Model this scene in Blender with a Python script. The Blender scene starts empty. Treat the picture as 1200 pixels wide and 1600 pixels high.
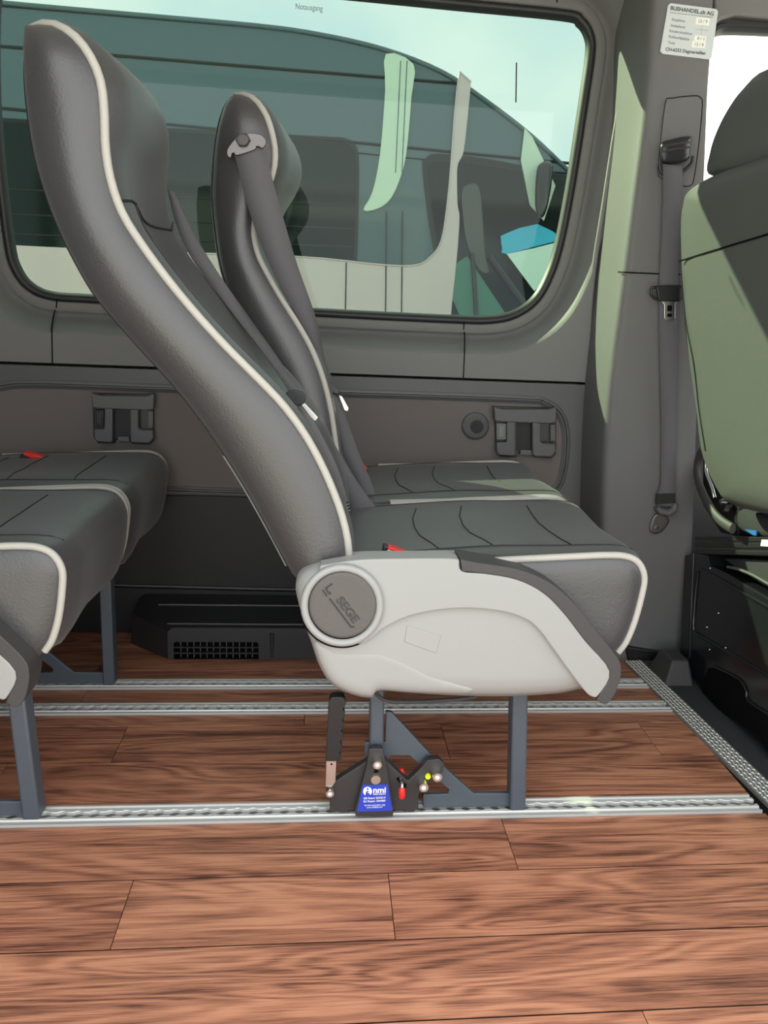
import bpy, bmesh, math, random
from mathutils import Vector, Matrix
from mathutils.geometry import delaunay_2d_cdt
random.seed(7)
S = bpy.context.scene
C = S.collection

# ---------------------------------------------------------------- camera
F, CX, CY, HCAM = 1350.0, 660.0, 800.0, 0.82          # focal length and optical centre in pixels, camera height
xc = Vector((12400 - CX, 1046 - CY, F)).normalized()  # vehicle axis seen by the camera (right, down, forward)
dc = Vector((-277, 5841, F)); dc = (dc - xc * dc.dot(xc)).normalized()
zc = -dc
yc = zc.cross(xc)
if yc.z < 0: yc = -yc
RW = Matrix((xc, yc, zc))                             # world = RW @ camera vector
EYE = Vector((0, 0, HCAM))
cam = bpy.data.cameras.new('camera'); camo = bpy.data.objects.new('camera', cam); C.objects.link(camo)
right = RW @ Vector((1, 0, 0)); up = RW @ Vector((0, -1, 0)); back = RW @ Vector((0, 0, -1))
camo.matrix_world = Matrix((( right.x, up.x, back.x, EYE.x), (right.y, up.y, back.y, EYE.y), (right.z, up.z, back.z, EYE.z), (0, 0, 0, 1)))
cam.sensor_fit = 'VERTICAL'; cam.sensor_height = 36; cam.sensor_width = 27
cam.lens = F * 36 / 1600
cam.shift_x = (600 - CX) / 1600; cam.shift_y = (CY - 800) / 1600
cam.clip_start = 0.02; cam.clip_end = 200
S.camera = camo

# ---------------------------------------------------------------- light
S.view_settings.view_transform = 'Standard'; S.view_settings.look = 'None'
S.view_settings.gamma = 1.0; S.view_settings.use_curve_mapping = False
S.view_settings.exposure = 1.72
W = bpy.data.worlds.new('sky'); S.world = W; W.use_nodes = True
wn = W.node_tree.nodes; wl = W.node_tree.links; wn.clear()
wo = wn.new('ShaderNodeOutputWorld'); wb = wn.new('ShaderNodeBackground')
wt = wn.new('ShaderNodeTexCoord'); wnz = wn.new('ShaderNodeTexNoise'); wr = wn.new('ShaderNodeValToRGB')
wnz.inputs['Scale'].default_value = 3.0; wnz.inputs['Detail'].default_value = 6.0
wr.color_ramp.elements[0].position = .38; wr.color_ramp.elements[0].color = (.76, .86, .94, 1)
wr.color_ramp.elements[1].position = .56; wr.color_ramp.elements[1].color = (1, 1, 1, 1)
wb.inputs['Strength'].default_value = 0.9
wl.new(wt.outputs['Generated'], wnz.inputs['Vector']); wl.new(wnz.outputs['Fac'], wr.inputs['Fac'])
wl.new(wr.outputs['Color'], wb.inputs['Color']); wl.new(wb.outputs[0], wo.inputs[0])
sun = bpy.data.lights.new('sun', 'SUN'); sun.energy = 8.3; sun.angle = math.radians(.6); sun.color = (1, .93, .66)
suno = bpy.data.objects.new('sun', sun); C.objects.link(suno)
suno.rotation_euler = Vector((1.27, -1.0, -.95)).to_track_quat('-Z', 'Y').to_euler()

# ---------------------------------------------------------------- helpers
def P(x, y, X=None, Y=None, Z=None):
    """the point of the place that shows at pixel x, y and lies in the plane X, Y or Z"""
    d = RW @ Vector(((x - CX) / F, (y - CY) / F, 1))
    t = X / d.x if X is not None else Y / d.y if Y is not None else (Z - HCAM) / d.z
    return EYE + d * t
def cr(pts, n=5, closed=False):
    """Catmull-Rom through points of any dimension"""
    out = []; m = len(pts); dim = len(pts[0])
    for i in range(m if closed else m - 1):
        q = [pts[(i + k) % m] if closed else pts[min(max(i + k, 0), m - 1)] for k in (-1, 0, 1, 2)]
        for j in range(n):
            t = j / n
            out.append(tuple(.5 * (2 * q[1][d] + (q[2][d] - q[0][d]) * t + (2 * q[0][d] - 5 * q[1][d] + 4 * q[2][d] - q[3][d]) * t * t
                       + (3 * q[1][d] - q[0][d] - 3 * q[2][d] + q[3][d]) * t ** 3) for d in range(dim)))
    if not closed: out.append(tuple(pts[-1]))
    return out
def resample(pts, n):
    L = [0]
    for a, b in zip(pts, pts[1:]): L.append(L[-1] + math.dist(a, b))
    out = []; k = 0
    for i in range(n):
        s = L[-1] * i / (n - 1)
        while k < len(L) - 2 and L[k + 1] < s: k += 1
        t = (s - L[k]) / max(L[k + 1] - L[k], 1e-9)
        out.append(tuple(a + (b - a) * t for a, b in zip(pts[k], pts[k + 1])))
    return out
def obj(name, verts, faces, mat, parent=None, smooth=None, root=None, bevel=0, solid=0):
    me = bpy.data.meshes.new(name)
    o0 = Vector((0, 0, 0))
    if parent is not None:
        r = parent
        while r.parent: r = r.parent
        o0 = r.location
    me.from_pydata([tuple(Vector(v) - o0) for v in verts], [], faces)
    bm = bmesh.new(); bm.from_mesh(me)
    bmesh.ops.remove_doubles(bm, verts=bm.verts, dist=1e-6)
    bmesh.ops.recalc_face_normals(bm, faces=bm.faces)
    bm.to_mesh(me); bm.free()
    if smooth is not None:
        me.shade_smooth(); me.set_sharp_from_angle(angle=math.radians(smooth))
    o = bpy.data.objects.new(name, me); C.objects.link(o)
    if mat: me.materials.append(M[mat])
    if parent is not None: o.parent = parent
    if solid:
        m = o.modifiers.new('solid', 'SOLIDIFY'); m.thickness = solid; m.offset = 0
    if bevel:
        m = o.modifiers.new('bevel', 'BEVEL'); m.width = bevel; m.segments = 3; m.limit_method = 'ANGLE'; m.angle_limit = math.radians(35)
        me.shade_smooth(); me.set_sharp_from_angle(angle=math.radians(50))
    return o
def tag(o, label, cat, group=None, kind=None):
    o['label'] = label
    if cat: o['category'] = cat
    if group: o['group'] = group
    if kind: o['kind'] = kind
    return o
def empty(name, loc, label, cat, group=None):
    o = bpy.data.objects.new(name, None); C.objects.link(o); o.location = loc; o.empty_display_size = .05
    return tag(o, label, cat, group)
def struct(o): o['kind'] = 'structure'; return o
def boxm(x0, x1, y0, y1, z0, z1):
    v = [(x, y, z) for z in (z0, z1) for y in (y0, y1) for x in (x0, x1)]
    return v, [(0, 2, 3, 1), (4, 5, 7, 6), (0, 1, 5, 4), (2, 6, 7, 3), (0, 4, 6, 2), (1, 3, 7, 5)]
def merge(*parts):
    V = []; Fc = []
    for v, f in parts:
        n = len(V); V += list(v); Fc += [tuple(i + n for i in q) for q in f]
    return V, Fc
def prism(pts, dvec):
    """closed ring of points extruded along dvec"""
    n = len(pts); d = Vector(dvec)
    v = [tuple(p) for p in pts] + [tuple(Vector(p) + d) for p in pts]
    f = [tuple(range(n)), tuple(range(2 * n - 1, n - 1, -1))] + [(i, (i + 1) % n, n + (i + 1) % n, n + i) for i in range(n)]
    return v, f
def pxprism(px, Y, depth):
    """pixel outline on the plane Y, extruded away from the door by depth"""
    return prism([P(x, y, Y=Y) for x, y in px], (0, depth, 0))
def tube(path, r, seg=8, closed=False, flat=1.0):
    pts = [Vector(p) for p in path]; n = len(pts); V = []; Fc = []
    nrm = None
    for i, p in enumerate(pts):
        a = pts[i - 1] if (i > 0 or closed) else p; b = pts[(i + 1) % n] if (i < n - 1 or closed) else p
        t = (b - a).normalized()
        if nrm is None:
            ref = Vector((0, 1, 0)) if abs(t.y) < .9 else Vector((1, 0, 0))
            nrm = (ref - t * ref.dot(t)).normalized()
        else:
            nrm = (nrm - t * nrm.dot(t)).normalized()
        bn = t.cross(nrm)
        rr = r[i] if isinstance(r, (list, tuple)) else r
        for k in range(seg):
            A = 2 * math.pi * k / seg
            V.append(p + nrm * (math.cos(A) * rr) + bn * (math.sin(A) * rr * flat))
    m = n if closed else n - 1
    for i in range(m):
        for k in range(seg):
            j = (i + 1) % n
            Fc.append((i * seg + k, i * seg + (k + 1) % seg, j * seg + (k + 1) % seg, j * seg + k))
    if not closed:
        Fc.append(tuple(range(seg))); Fc.append(tuple(range((n - 1) * seg, n * seg)))
    return V, Fc
def cyl(c, axis, r0, r1, h, seg=24, inner=None):
    """cylinder or cone from c along axis; inner = (radius, depth) of a socket in the far end"""
    a = Vector(axis).normalized(); ref = Vector((0, 0, 1)) if abs(a.z) < .9 else Vector((1, 0, 0))
    u = a.cross(ref).normalized(); w = a.cross(u); c = Vector(c)
    prof = [(r0, 0), (r1, h)]
    if inner: prof += [(inner[0], h), (inner[0], h - inner[1])]
    V = []; Fc = []
    for r, t in prof:
        for k in range(seg):
            A = 2 * math.pi * k / seg; V.append(c + a * t + u * (math.cos(A) * r) + w * (math.sin(A) * r))
    for i in range(len(prof) - 1):
        for k in range(seg): Fc.append((i * seg + k, i * seg + (k + 1) % seg, (i + 1) * seg + (k + 1) % seg, (i + 1) * seg + k))
    Fc.append(tuple(range(seg))); Fc.append(tuple(range((len(prof) - 1) * seg, len(prof) * seg)))
    return V, Fc
def inpoly(x, y, poly):
    r = False; j = len(poly) - 1
    for i in range(len(poly)):
        xi, yi = poly[i]; xj, yj = poly[j]
        if (yi > y) != (yj > y) and x < (xj - xi) * (y - yi) / (yj - yi) + xi: r = not r
        j = i
    return r
def dist_edge(x, y, poly):
    b = 1e9
    for i in range(len(poly)):
        x0, y0 = poly[i - 1]; x1, y1 = poly[i]
        dx, dy = x1 - x0, y1 - y0; L = dx * dx + dy * dy
        t = 0 if L == 0 else max(0, min(1, ((x - x0) * dx + (y - y0) * dy) / L))
        b = min(b, math.hypot(x - x0 - t * dx, y - y0 - t * dy))
    return b
def fill(outer, holes=(), step=None, inner=None):
    """triangles inside an outline with holes; step adds inner points"""
    V = []; E = []
    for loop in (outer,) + tuple(holes):
        n0 = len(V); V += [Vector(p) for p in loop]; E += [(n0 + i, n0 + (i + 1) % len(loop)) for i in range(len(loop))]
    if step:
        xs = [p[0] for p in outer]; ys = [p[1] for p in outer]; j = 0; y = min(ys) + step / 2
        while y < max(ys):
            x = min(xs) + step * (.5 if j % 2 else .25)
            while x < max(xs):
                if inpoly(x, y, outer) and not any(inpoly(x, y, h) for h in holes) and min(dist_edge(x, y, l) for l in (outer,) + tuple(holes)) > step * .4: V.append(Vector((x, y)))
                x += step
            y += step * .87; j += 1
    if inner: V += [Vector(p) for p in inner]
    r = delaunay_2d_cdt(V, E, [], 0, 1e-6)
    vs = [(v.x, v.y) for v in r[0]]; fs = []
    for f in r[2]:
        cx = sum(vs[i][0] for i in f) / len(f); cy = sum(vs[i][1] for i in f) / len(f)
        if inpoly(cx, cy, outer) and not any(inpoly(cx, cy, h) for h in holes): fs.append(tuple(f))
    return vs, fs
def area2(p): return sum(p[i - 1][0] * p[i][1] - p[i][0] * p[i - 1][1] for i in range(len(p)))
def pillow(outline, mapfn, w, step, backfn=None):
    """outline in pixels, swelling over the first w pixels from its edge; mapfn(x, y, s) places a point, s = 0 edge .. 1 full"""
    pts = []; n = len(outline); sg = 1 if area2(outline) > 0 else -1
    for fr in (.25, .6, 1.0):
        for i in range(n):
            ax, ay = outline[i - 1]; bx, by = outline[(i + 1) % n]; l = math.hypot(bx - ax, by - ay) or 1
            x = outline[i][0] - sg * (by - ay) / l * w * fr; y = outline[i][1] + sg * (bx - ax) / l * w * fr
            if inpoly(x, y, outline) and dist_edge(x, y, outline) > w * fr * .9: pts.append((x, y))
    xs = [p[0] for p in outline]; ys = [p[1] for p in outline]; j = 0; y = min(ys) + step / 2
    while y < max(ys):
        x = min(xs) + step * (.5 if j % 2 else .25)
        while x < max(xs):
            if inpoly(x, y, outline) and dist_edge(x, y, outline) > w + step * .45: pts.append((x, y))
            x += step
        y += step * .87; j += 1
    vs, fs = fill(outline, (), None, pts)
    V = []
    for x, y in vs:
        d = min(1, dist_edge(x, y, outline) / w); V.append(mapfn(x, y, math.sqrt(max(0, 1 - (1 - d) ** 2))))
    Fc = list(fs)
    if backfn:
        n = len(V); m = len(outline)
        V += [mapfn(x, y, 0) for x, y in outline] + [backfn(x, y) for x, y in outline]
        Fc += [(n + i, n + (i + 1) % m, n + m + (i + 1) % m, n + m + i) for i in range(m)] + [tuple(range(n + m, n + 2 * m))]
    return V, Fc
def ribbon(rows, n=4):
    """belt webbing from rows of (xl, yl, xr, yr, Y) pixels and depth"""
    rows = cr(rows, n); V = []; Fc = []
    for xl, yl, xr, yr, Y in rows:
        a = P(xl, yl, Y=Y); b = P(xr, yr, Y=Y + .0); V += [a, a.lerp(b, .5), b]
    for i in range(len(rows) - 1):
        for k in (0, 1): Fc.append((i * 3 + k, i * 3 + k + 1, i * 3 + k + 4, i * 3 + k + 3))
    return V, Fc
def text(name, s, p0, p1, hpx, Y, mat, parent, bold=0.0, depth=.0002, X=None):
    """lettering whose baseline runs from pixel p0 to p1 on the plane Y (facing the door), hpx pixels tall"""
    cu = bpy.data.curves.new(name, 'FONT'); cu.body = s; cu.offset = bold; cu.extrude = 0.01
    t = bpy.data.objects.new(name, cu); C.objects.link(t)
    dg = bpy.context.evaluated_depsgraph_get(); dg.update()
    me = bpy.data.meshes.new_from_object(t.evaluated_get(dg)); bpy.data.objects.remove(t)
    xs = [v.co.x for v in me.vertices]; x0, x1 = min(xs), max(xs)
    a = P(*p0, Y=Y); b = P(*p1, Y=Y); ux = (b - a); uy = Vector((0, -1, 0)).cross(ux.normalized()) * 1.0
    mpp = (P(p0[0], p0[1] + 10, Y=Y) - a).length / 10
    k = hpx * mpp / .69
    vs = [a + ux * ((v.co.x - x0) / (x1 - x0)) + uy * (v.co.y * k) + Vector((0, -1, 0)) * (v.co.z * depth / .01) for v in me.vertices]
    fs = [tuple(p.vertices) for p in me.polygons]
    bpy.data.meshes.remove(me)
    return obj(name, vs, fs, mat, parent)
def ell(cx, cy, rx, ry, n=32):
    return [(cx + rx * math.cos(2 * math.pi * i / n), cy + ry * math.sin(2 * math.pi * i / n)) for i in range(n)]
def copy_tree(o, parent=None):
    c = o.copy(); C.objects.link(c); c.parent = parent
    for ch in list(o.children): copy_tree(ch, c)
    return c

# ---------------------------------------------------------------- materials
M = {}
def mat(name, col, rough=.5, metal=0, bump=0, scale=200, spec=.5, var=0, coat=0):
    m = bpy.data.materials.new(name); m.use_nodes = True; nt = m.node_tree; b = nt.nodes['Principled BSDF']
    b.inputs['Base Color'].default_value = (*col, 1); b.inputs['Roughness'].default_value = rough; b.inputs['Metallic'].default_value = metal
    b.inputs['Specular IOR Level'].default_value = spec
    if coat: b.inputs['Coat Weight'].default_value = coat; b.inputs['Coat Roughness'].default_value = .05
    if bump or var:
        tc = nt.nodes.new('ShaderNodeTexCoord'); nz = nt.nodes.new('ShaderNodeTexNoise'); nz.inputs['Scale'].default_value = scale; nz.inputs['Detail'].default_value = 4
        nt.links.new(tc.outputs['Object'], nz.inputs['Vector'])
        if bump:
            bp = nt.nodes.new('ShaderNodeBump'); bp.inputs['Strength'].default_value = bump; bp.inputs['Distance'].default_value = .002
            nt.links.new(nz.outputs['Fac'], bp.inputs['Height']); nt.links.new(bp.outputs['Normal'], b.inputs['Normal'])
        if var:
            mx = nt.nodes.new('ShaderNodeMix'); mx.data_type = 'RGBA'
            mx.inputs[6].default_value = (*[c * (1 - var) for c in col], 1); mx.inputs[7].default_value = (*[min(1, c * (1 + var)) for c in col], 1)
            nt.links.new(nz.outputs['Fac'], mx.inputs[0]); nt.links.new(mx.outputs[2], b.inputs['Base Color'])
    M[name] = m; return m
mat('leather', (.046, .0445, .0465), .40, bump=.25, scale=260, spec=.85)
lb = M['leather'].node_tree.nodes['Principled BSDF']; lb.inputs['Sheen Weight'].default_value = .12; lb.inputs['Sheen Roughness'].default_value = .5
mat('leather_seam', (.012, .012, .013), .6)
mat('piping', (.45, .43, .385), .55, bump=.2, scale=900)
mat('grey_shell', (.335, .337, .326), .38, bump=.05, scale=700)
mat('dark_plastic', (.055, .052, .052), .5, bump=.35, scale=900)
mat('dial_plastic', (.115, .105, .10), .6, bump=.5, scale=900)
mat('dial_print', (.045, .04, .04), .6)
mat('pillar_plastic', (.135, .133, .131), .55, bump=.3, scale=1100, var=.12)
mat('wall_plastic', (.185, .183, .178), .55, bump=.3, scale=1100, var=.12)
mat('trim_plastic', (.095, .097, .096), .42, bump=.15, scale=900)
mat('wall_fabric', (.180, .157, .147), .9, bump=.4, scale=1300, var=.12, spec=.2)
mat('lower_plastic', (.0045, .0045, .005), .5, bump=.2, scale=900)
mat('vent_plastic', (.024, .024, .025), .45, bump=.15, scale=900)
mat('body_paint', (.62, .63, .63), .4)
mat('gap', (.004, .004, .004), .9, spec=.1)
mat('rubber', (.02, .021, .021), .45)
mat('webbing', (.125, .12, .127), .75, bump=.3, scale=1500, spec=.3)
mat('black_plastic', (.02, .02, .021), .32)
mat('steel', (.75, .74, .72), .25, 1)
mat('dark_steel', (.16, .15, .145), .38, .9)
mat('bright_zinc', (.8, .76, .72), .3, 1)
mat('painted_steel', (.075, .092, .112), .42, bump=.06, scale=400)
mat('clamp_black', (.038, .036, .035), .45, bump=.1, scale=700)
mat('aluminium', (.72, .71, .67), .4, .3, bump=.05, scale=300)
mat('rail_channel', (.12, .125, .12), .5, .3)
mat('tread_base', (.26, .25, .23), .5, .3)
mat('flange_metal', (.56, .56, .54), .5, .3)
mat('red', (.8, .03, .02), .35)
mat('yellow', (.75, .85, .02), .4)
mat('label_blue', (.03, .06, .50), .4)
mat('white_print', (.9, .9, .9), .5)
mat('sticker', (.60, .64, .64), .4)
mat('sticker_white', (.86, .86, .80), .5)
mat('sticker_ink', (.09, .10, .10), .6)
mat('sticker_ink_soft', (.20, .22, .22), .6)
mat('driver_fabric', (.088, .092, .085), .6, bump=.2, scale=500)
mat('driver_box', (.012, .013, .015), .18, spec=.6)
mat('carpet', (.062, .062, .066), .95, bump=1.0, scale=900, var=.5, spec=.1)
mat('headliner', (.72, .72, .70), .9)
mat('subfloor', (.01, .008, .007), .9, spec=.1)
mat('asphalt', (.38, .37, .35), .9, bump=.3, scale=60, var=.2)
mat('van_slate', (.085, .135, .16), .25, coat=.5)
mat('van_white_and_reflection', (.70, .57, .58), .35, coat=.3)  # pale van side, and the band that stands for a reflection
mat('van_mint_and_reflection', (.68, .80, .66), .3, coat=.3)  # screen edge, and the stripe painted in place of a reflection
mat('van_black', (.012, .013, .014), .3)
mat('van_cab_green', (.06, .20, .15), .4)
mat('shade_blue', (.05, .50, .75), .4)
mat('shade_mint', (.7, .9, .8), .4)
mat('speaker_mesh', (.10, .10, .10), .5, bump=.6, scale=1200)
mat('switch_grey', (.17, .18, .17), .4)
mat('blue_tag', (.02, .16, .45), .5)
mat('glass_print', (.16, .22, .20), .6)
# tinted pane: tints what passes through and mirrors a little
g = bpy.data.materials.new('tinted_glass'); g.use_nodes = True; nt = g.node_tree; nt.nodes.clear()
out = nt.nodes.new('ShaderNodeOutputMaterial'); mx = nt.nodes.new('ShaderNodeMixShader'); tr = nt.nodes.new('ShaderNodeBsdfTransparent'); gl = nt.nodes.new('ShaderNodeBsdfGlossy')
lw = nt.nodes.new('ShaderNodeLayerWeight'); pw = nt.nodes.new('ShaderNodeMath'); pw.operation = 'POWER'; pw.inputs[1].default_value = 5; ma = nt.nodes.new('ShaderNodeMath'); ma.operation = 'MULTIPLY_ADD'; ma.inputs[1].default_value = .9; ma.inputs[2].default_value = .018
nt.links.new(lw.outputs['Facing'], pw.inputs[0]); nt.links.new(pw.outputs[0], ma.inputs[0])
tr.inputs['Color'].default_value = (.49, .565, .52, 1); gl.inputs['Roughness'].default_value = .01
nt.links.new(ma.outputs[0], mx.inputs[0]); nt.links.new(tr.outputs[0], mx.inputs[1]); nt.links.new(gl.outputs[0], mx.inputs[2]); nt.links.new(mx.outputs[0], out.inputs[0]); M['glass'] = g
g2 = g.copy(); g2.name = 'clear_glass'; g2.node_tree.nodes['Transparent BSDF'].inputs['Color'].default_value = (.96, .98, .97, 1); M['clear_glass'] = g2
mat('van_glass', (.008, .014, .014), .08, spec=.35)
# wood
m = bpy.data.materials.new('wood'); m.use_nodes = True; nt = m.node_tree; b = nt.nodes['Principled BSDF']; M['wood'] = m
N = lambda t: nt.nodes.new(t); Lk = nt.links.new
tc = N('ShaderNodeTexCoord'); oi = N('ShaderNodeObjectInfo'); mul = N('ShaderNodeVectorMath'); mul.operation = 'SCALE'; mul.inputs[0].default_value = (31, 17, 9)
add = N('ShaderNodeVectorMath'); Lk(oi.outputs['Random'], mul.inputs['Scale']); Lk(tc.outputs['Object'], add.inputs[0]); Lk(mul.outputs[0], add.inputs[1])
def mapping(sc):
    q = N('ShaderNodeMapping'); q.inputs['Scale'].default_value = sc; Lk(add.outputs[0], q.inputs['Vector']); return q.outputs[0]
def noise(vec, scale, detail=3, dist=0):
    q = N('ShaderNodeTexNoise'); q.inputs['Scale'].default_value = scale; q.inputs['Detail'].default_value = detail; q.inputs['Distortion'].default_value = dist; Lk(vec, q.inputs['Vector']); return q.outputs['Fac']
def mth(op, a, bb=None):
    q = N('ShaderNodeMath'); q.operation = op
    for i, v in enumerate((a, bb)):
        if v is None: continue
        if isinstance(v, (int, float)): q.inputs[i].default_value = v
        else: Lk(v, q.inputs[i])
    return q.outputs[0]
fig = noise(mapping((1.5, 11, 1)), 1.0, 2.0, .5)
rings = mth('MULTIPLY', mth('ADD', mth('SINE', mth('MULTIPLY', fig, 80.0)), 1), .5)
rmask = mth('MULTIPLY', rings, noise(mapping((1.1, 6, 1)), 1.0, 1))
streak = noise(mapping((8, 330, 1)), 1.0, 6)
pores = noise(mapping((26, 620, 1)), 1.0, 3)
broad = noise(mapping((1.7, 30, 1)), 1.0, 5, .35)
fac = mth('ADD', mth('ADD', mth('MULTIPLY', rmask, .26), mth('ADD', mth('MULTIPLY', streak, .42), mth('MULTIPLY', pores, .30))), mth('MULTIPLY', broad, .56))
rp = N('ShaderNodeValToRGB'); e = rp.color_ramp.elements
e[0].position = .48; e[0].color = (.070, .027, .019, 1); e[1].position = .86; e[1].color = (.60, .270, .155, 1)
k = e.new(.58); k.color = (.190, .074, .045, 1); k = e.new(.655); k.color = (.33, .132, .077, 1); k = e.new(.74); k.color = (.45, .188, .108, 1)
Lk(fac, rp.inputs[0]); Lk(rp.outputs[0], b.inputs['Base Color']); b.inputs['Roughness'].default_value = .42
bp = N('ShaderNodeBump'); bp.inputs['Strength'].default_value = .12; bp.inputs['Distance'].default_value = .001; Lk(streak, bp.inputs['Height']); Lk(bp.outputs[0], b.inputs['Normal'])

# ---------------------------------------------------------------- shell of the vehicle
YW = 2.13                                                          # inner face of the far wall trim
floor = struct(obj('floor', *boxm(-2.2, .82, .58, 2.3, -.06, -.0018), 'subfloor'))
rows = [(.581, .719), (.719, .857), (.857, .994), (.994, 1.135), (1.135, 1.272), (1.325, 1.339), (1.339, 1.472), (1.472, 1.611), (1.611, 1.660), (1.708, 1.781), (1.827, 1.882), (1.882, 2.02), (2.02, 2.12)]
def jx(x, y): return P(x, y, Z=0).x
joints = {0: [-.4, .3], 1: [jx(1008, 1590)], 2: [-.46], 3: [jx(190, 1430), jx(612, 1415)], 4: [jx(797, 1320)], 5: [jx(970, 1240)], 6: [-.55, .95], 7: [jx(188, 1160), jx(695, 1155), jx(1012, 1150)],
          8: [jx(476, 1117)], 9: [jx(130, 1090), .45], 10: [.25], 11: [-.5, .3], 12: [-.2]}
for r, (a, bb) in enumerate(rows):
    xs = [-2.2] + [j for j in joints[r] if j < .76] + [.775]
    for x0, x1 in zip(xs, xs[1:]):
        g_ = .0016
        obj('plank', *boxm(x0 + .0006, x1 - .0006, a + .0019, bb - .0019, -.0018, 0), 'wood', floor)

def rail(name, y0, y1):
    """seat track: flat flanges, two lips with a scalloped inner edge, a channel between"""
    x0, x1 = -2.2, .77; yc_ = (y0 + y1) / 2; w = (y1 - y0) / 2
    root = obj(name, *boxm(x0, x1, y0, y1, -.004, -.001), 'rail_channel')
    for s in (-1, 1):
        prof = [(w, -.002), (w, .0045), (w - .004, .0045), (w - .006, .002), (.0145, .002)]
        V = []; Fc = []
        n = len(prof)
        for x in (x0, x1): V += [(x, yc_ + s * a, z) for a, z in prof]
        Fc = [(i, i + 1, n + i + 1, n + i) for i in range(n - 1)]
        obj('flange', V, Fc, 'flange_metal', root)
        V = []; Fc = []; pitch = .0254; k = 0; x = x0; nn = 0
        while x < x1:
            ph = ((x - x0) % pitch) / pitch - .5
            c = .0088 ** 2 - (ph * pitch) ** 2
            e_ = max(.0052, math.sqrt(c) if c > 0 else 0)
            zt = .0052
            V += [(x, yc_ + s * .0150, .002), (x, yc_ + s * .0138, zt), (x, yc_ + s * (e_ + .001), zt), (x, yc_ + s * e_, zt - .001), (x, yc_ + s * e_, -.001)]
            x += pitch / 12; nn += 1
        for i in range(nn - 1):
            for q in range(4): Fc.append((i * 5 + q, i * 5 + q + 1, i * 5 + q + 6, i * 5 + q + 5))
        obj('scalloped_lip', V, Fc, 'aluminium', root, smooth=30)
    return root
tag(rail('seat_rail', 1.272, 1.325), 'aluminium seat rail nearest the door, holding the clamp with the blue label', 'rail', 'aluminium floor rails')
tag(rail('seat_rail', 1.660, 1.708), 'middle aluminium floor rail, empty, with a plank row on both sides', 'rail', 'aluminium floor rails')
tag(rail('seat_rail', 1.781, 1.827), 'aluminium floor rail nearest the window wall, in front of the floor vent', 'rail', 'aluminium floor rails')

# tread strip at the cab end of the planks
a0 = Vector((.745, 1.93, 0)); a1 = Vector((.835, .60, 0)); dirs = (a1 - a0).normalized(); side = Vector((-dirs.y, dirs.x, 0)); wst = .046
strip = obj('tread_strip', *prism([a0 - Vector((0, 0, .004)), a1 - Vector((0, 0, .004)), a1 + side * wst - Vector((0, 0, .004)), a0 + side * wst - Vector((0, 0, .004))], (0, 0, .0095)), 'tread_base')
tag(strip, 'aluminium tread strip with raised pattern along the cab end of the floor', 'trim strip')
V = []; Fc = []
L_ = (a1 - a0).length; i = 0; s_ = .005
while s_ < L_ - .005:
    for j in range(5):
        c = a0 + dirs * (s_ + (.0035 if j % 2 else 0)) + side * (.006 + j * .0085) + Vector((0, 0, .0055))
        ang = .6 if (i + j) % 2 else -.6
        d1 = (dirs * math.cos(ang) + side * math.sin(ang)) * .0050; d2 = (side * math.cos(ang) - dirs * math.sin(ang)) * .0021
        n = len(V); V += [c + d1, c + d2, c - d1, c - d2, c + Vector((0, 0, .0022))]
        Fc += [(n, n + 1, n + 4), (n + 1, n + 2, n + 4), (n + 2, n + 3, n + 4), (n + 3, n, n + 4)]
    s_ += .0078; i += 1
tp = obj('tread_pattern', V, Fc, 'aluminium', strip); tp['kind'] = 'stuff'
struct(obj('floor_cab', *boxm(.74, 2.0, .58, 2.3, -.06, -.005), 'carpet'))
cm = obj('carpet_mat', *prism([a0 + side * (wst + .001) - Vector((0, 0, .005)), a1 + side * (wst + .001) - Vector((0, 0, .005)), Vector((.884, .6, -.005)), Vector((.860, 2.1, -.005)), Vector((.83, 2.1, -.005))], (0, 0, .007)), 'carpet')
tag(cm, 'black carpet mat on the cab floor beside the tread strip', 'mat')

# far wall: window opening outline (glass edge) in pixels
YG = 2.215
win_px = cr([(4, 190), (14, 300), (25, 385), (33, 415), (50, 440), (80, 455), (140, 460), (300, 469), (500, 482), (700, 492), (765, 493), (803, 484), (832, 462), (852, 425), (866, 380), (880, 310), (893, 230),
             (905, 150), (914, 85), (912, 60), (900, 42), (875, 33), (700, 16), (450, -8), (200, -28), (60, -40), (25, -35), (8, -15), (2, 20), (1, 100)], 5, True)
def xz(p): return (p.x, p.z)
win = [xz(P(x, y, Y=YG)) for x, y in win_px]
def area(p): return sum(p[i - 1][0] * p[i][1] - p[i][0] * p[i - 1][1] for i in range(len(p)))
if area(win) < 0: win.reverse()
def offs(poly, d):
    n = len(poly); o = []
    for i in range(n):
        ax, ay = poly[i - 2]; bx, by = poly[(i + 2) % n]; tx, ty = bx - ax, by - ay; l = math.hypot(tx, ty)
        o.append((poly[i][0] + ty / l * d, poly[i][1] - tx / l * d))
    return o
def ringloft(prof):
    V = []; Fc = []; n = len(win)
    for d, y in prof: V += [(x, y, z) for x, z in offs(win, d)]
    for i in range(len(prof) - 1):
        for k in range(n): Fc.append((i * n + k, i * n + (k + 1) % n, (i + 1) * n + (k + 1) % n, (i + 1) * n + k))
    return V, Fc
vs, fs = fill([(-2.2, -.06), (.79, -.06), (.79, 1.76), (-2.2, 1.76)], (offs(win, .018),), .4)
wall = struct(obj('wall_far', [(x, 2.222, z) for x, z in vs] + [(-2.2, 2.222, -.06), (-2.2, 2.222, 1.76), (-2.2, 2.26, 1.76), (-2.2, 2.26, -.06)], fs + [(len(vs), len(vs) + 1, len(vs) + 2, len(vs) + 3)], 'body_paint'))
win1 = struct(obj('window_1', *prism([(x, YG, z) for x, z in offs(win, .012)], (0, .004, 0)), 'glass'))
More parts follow.
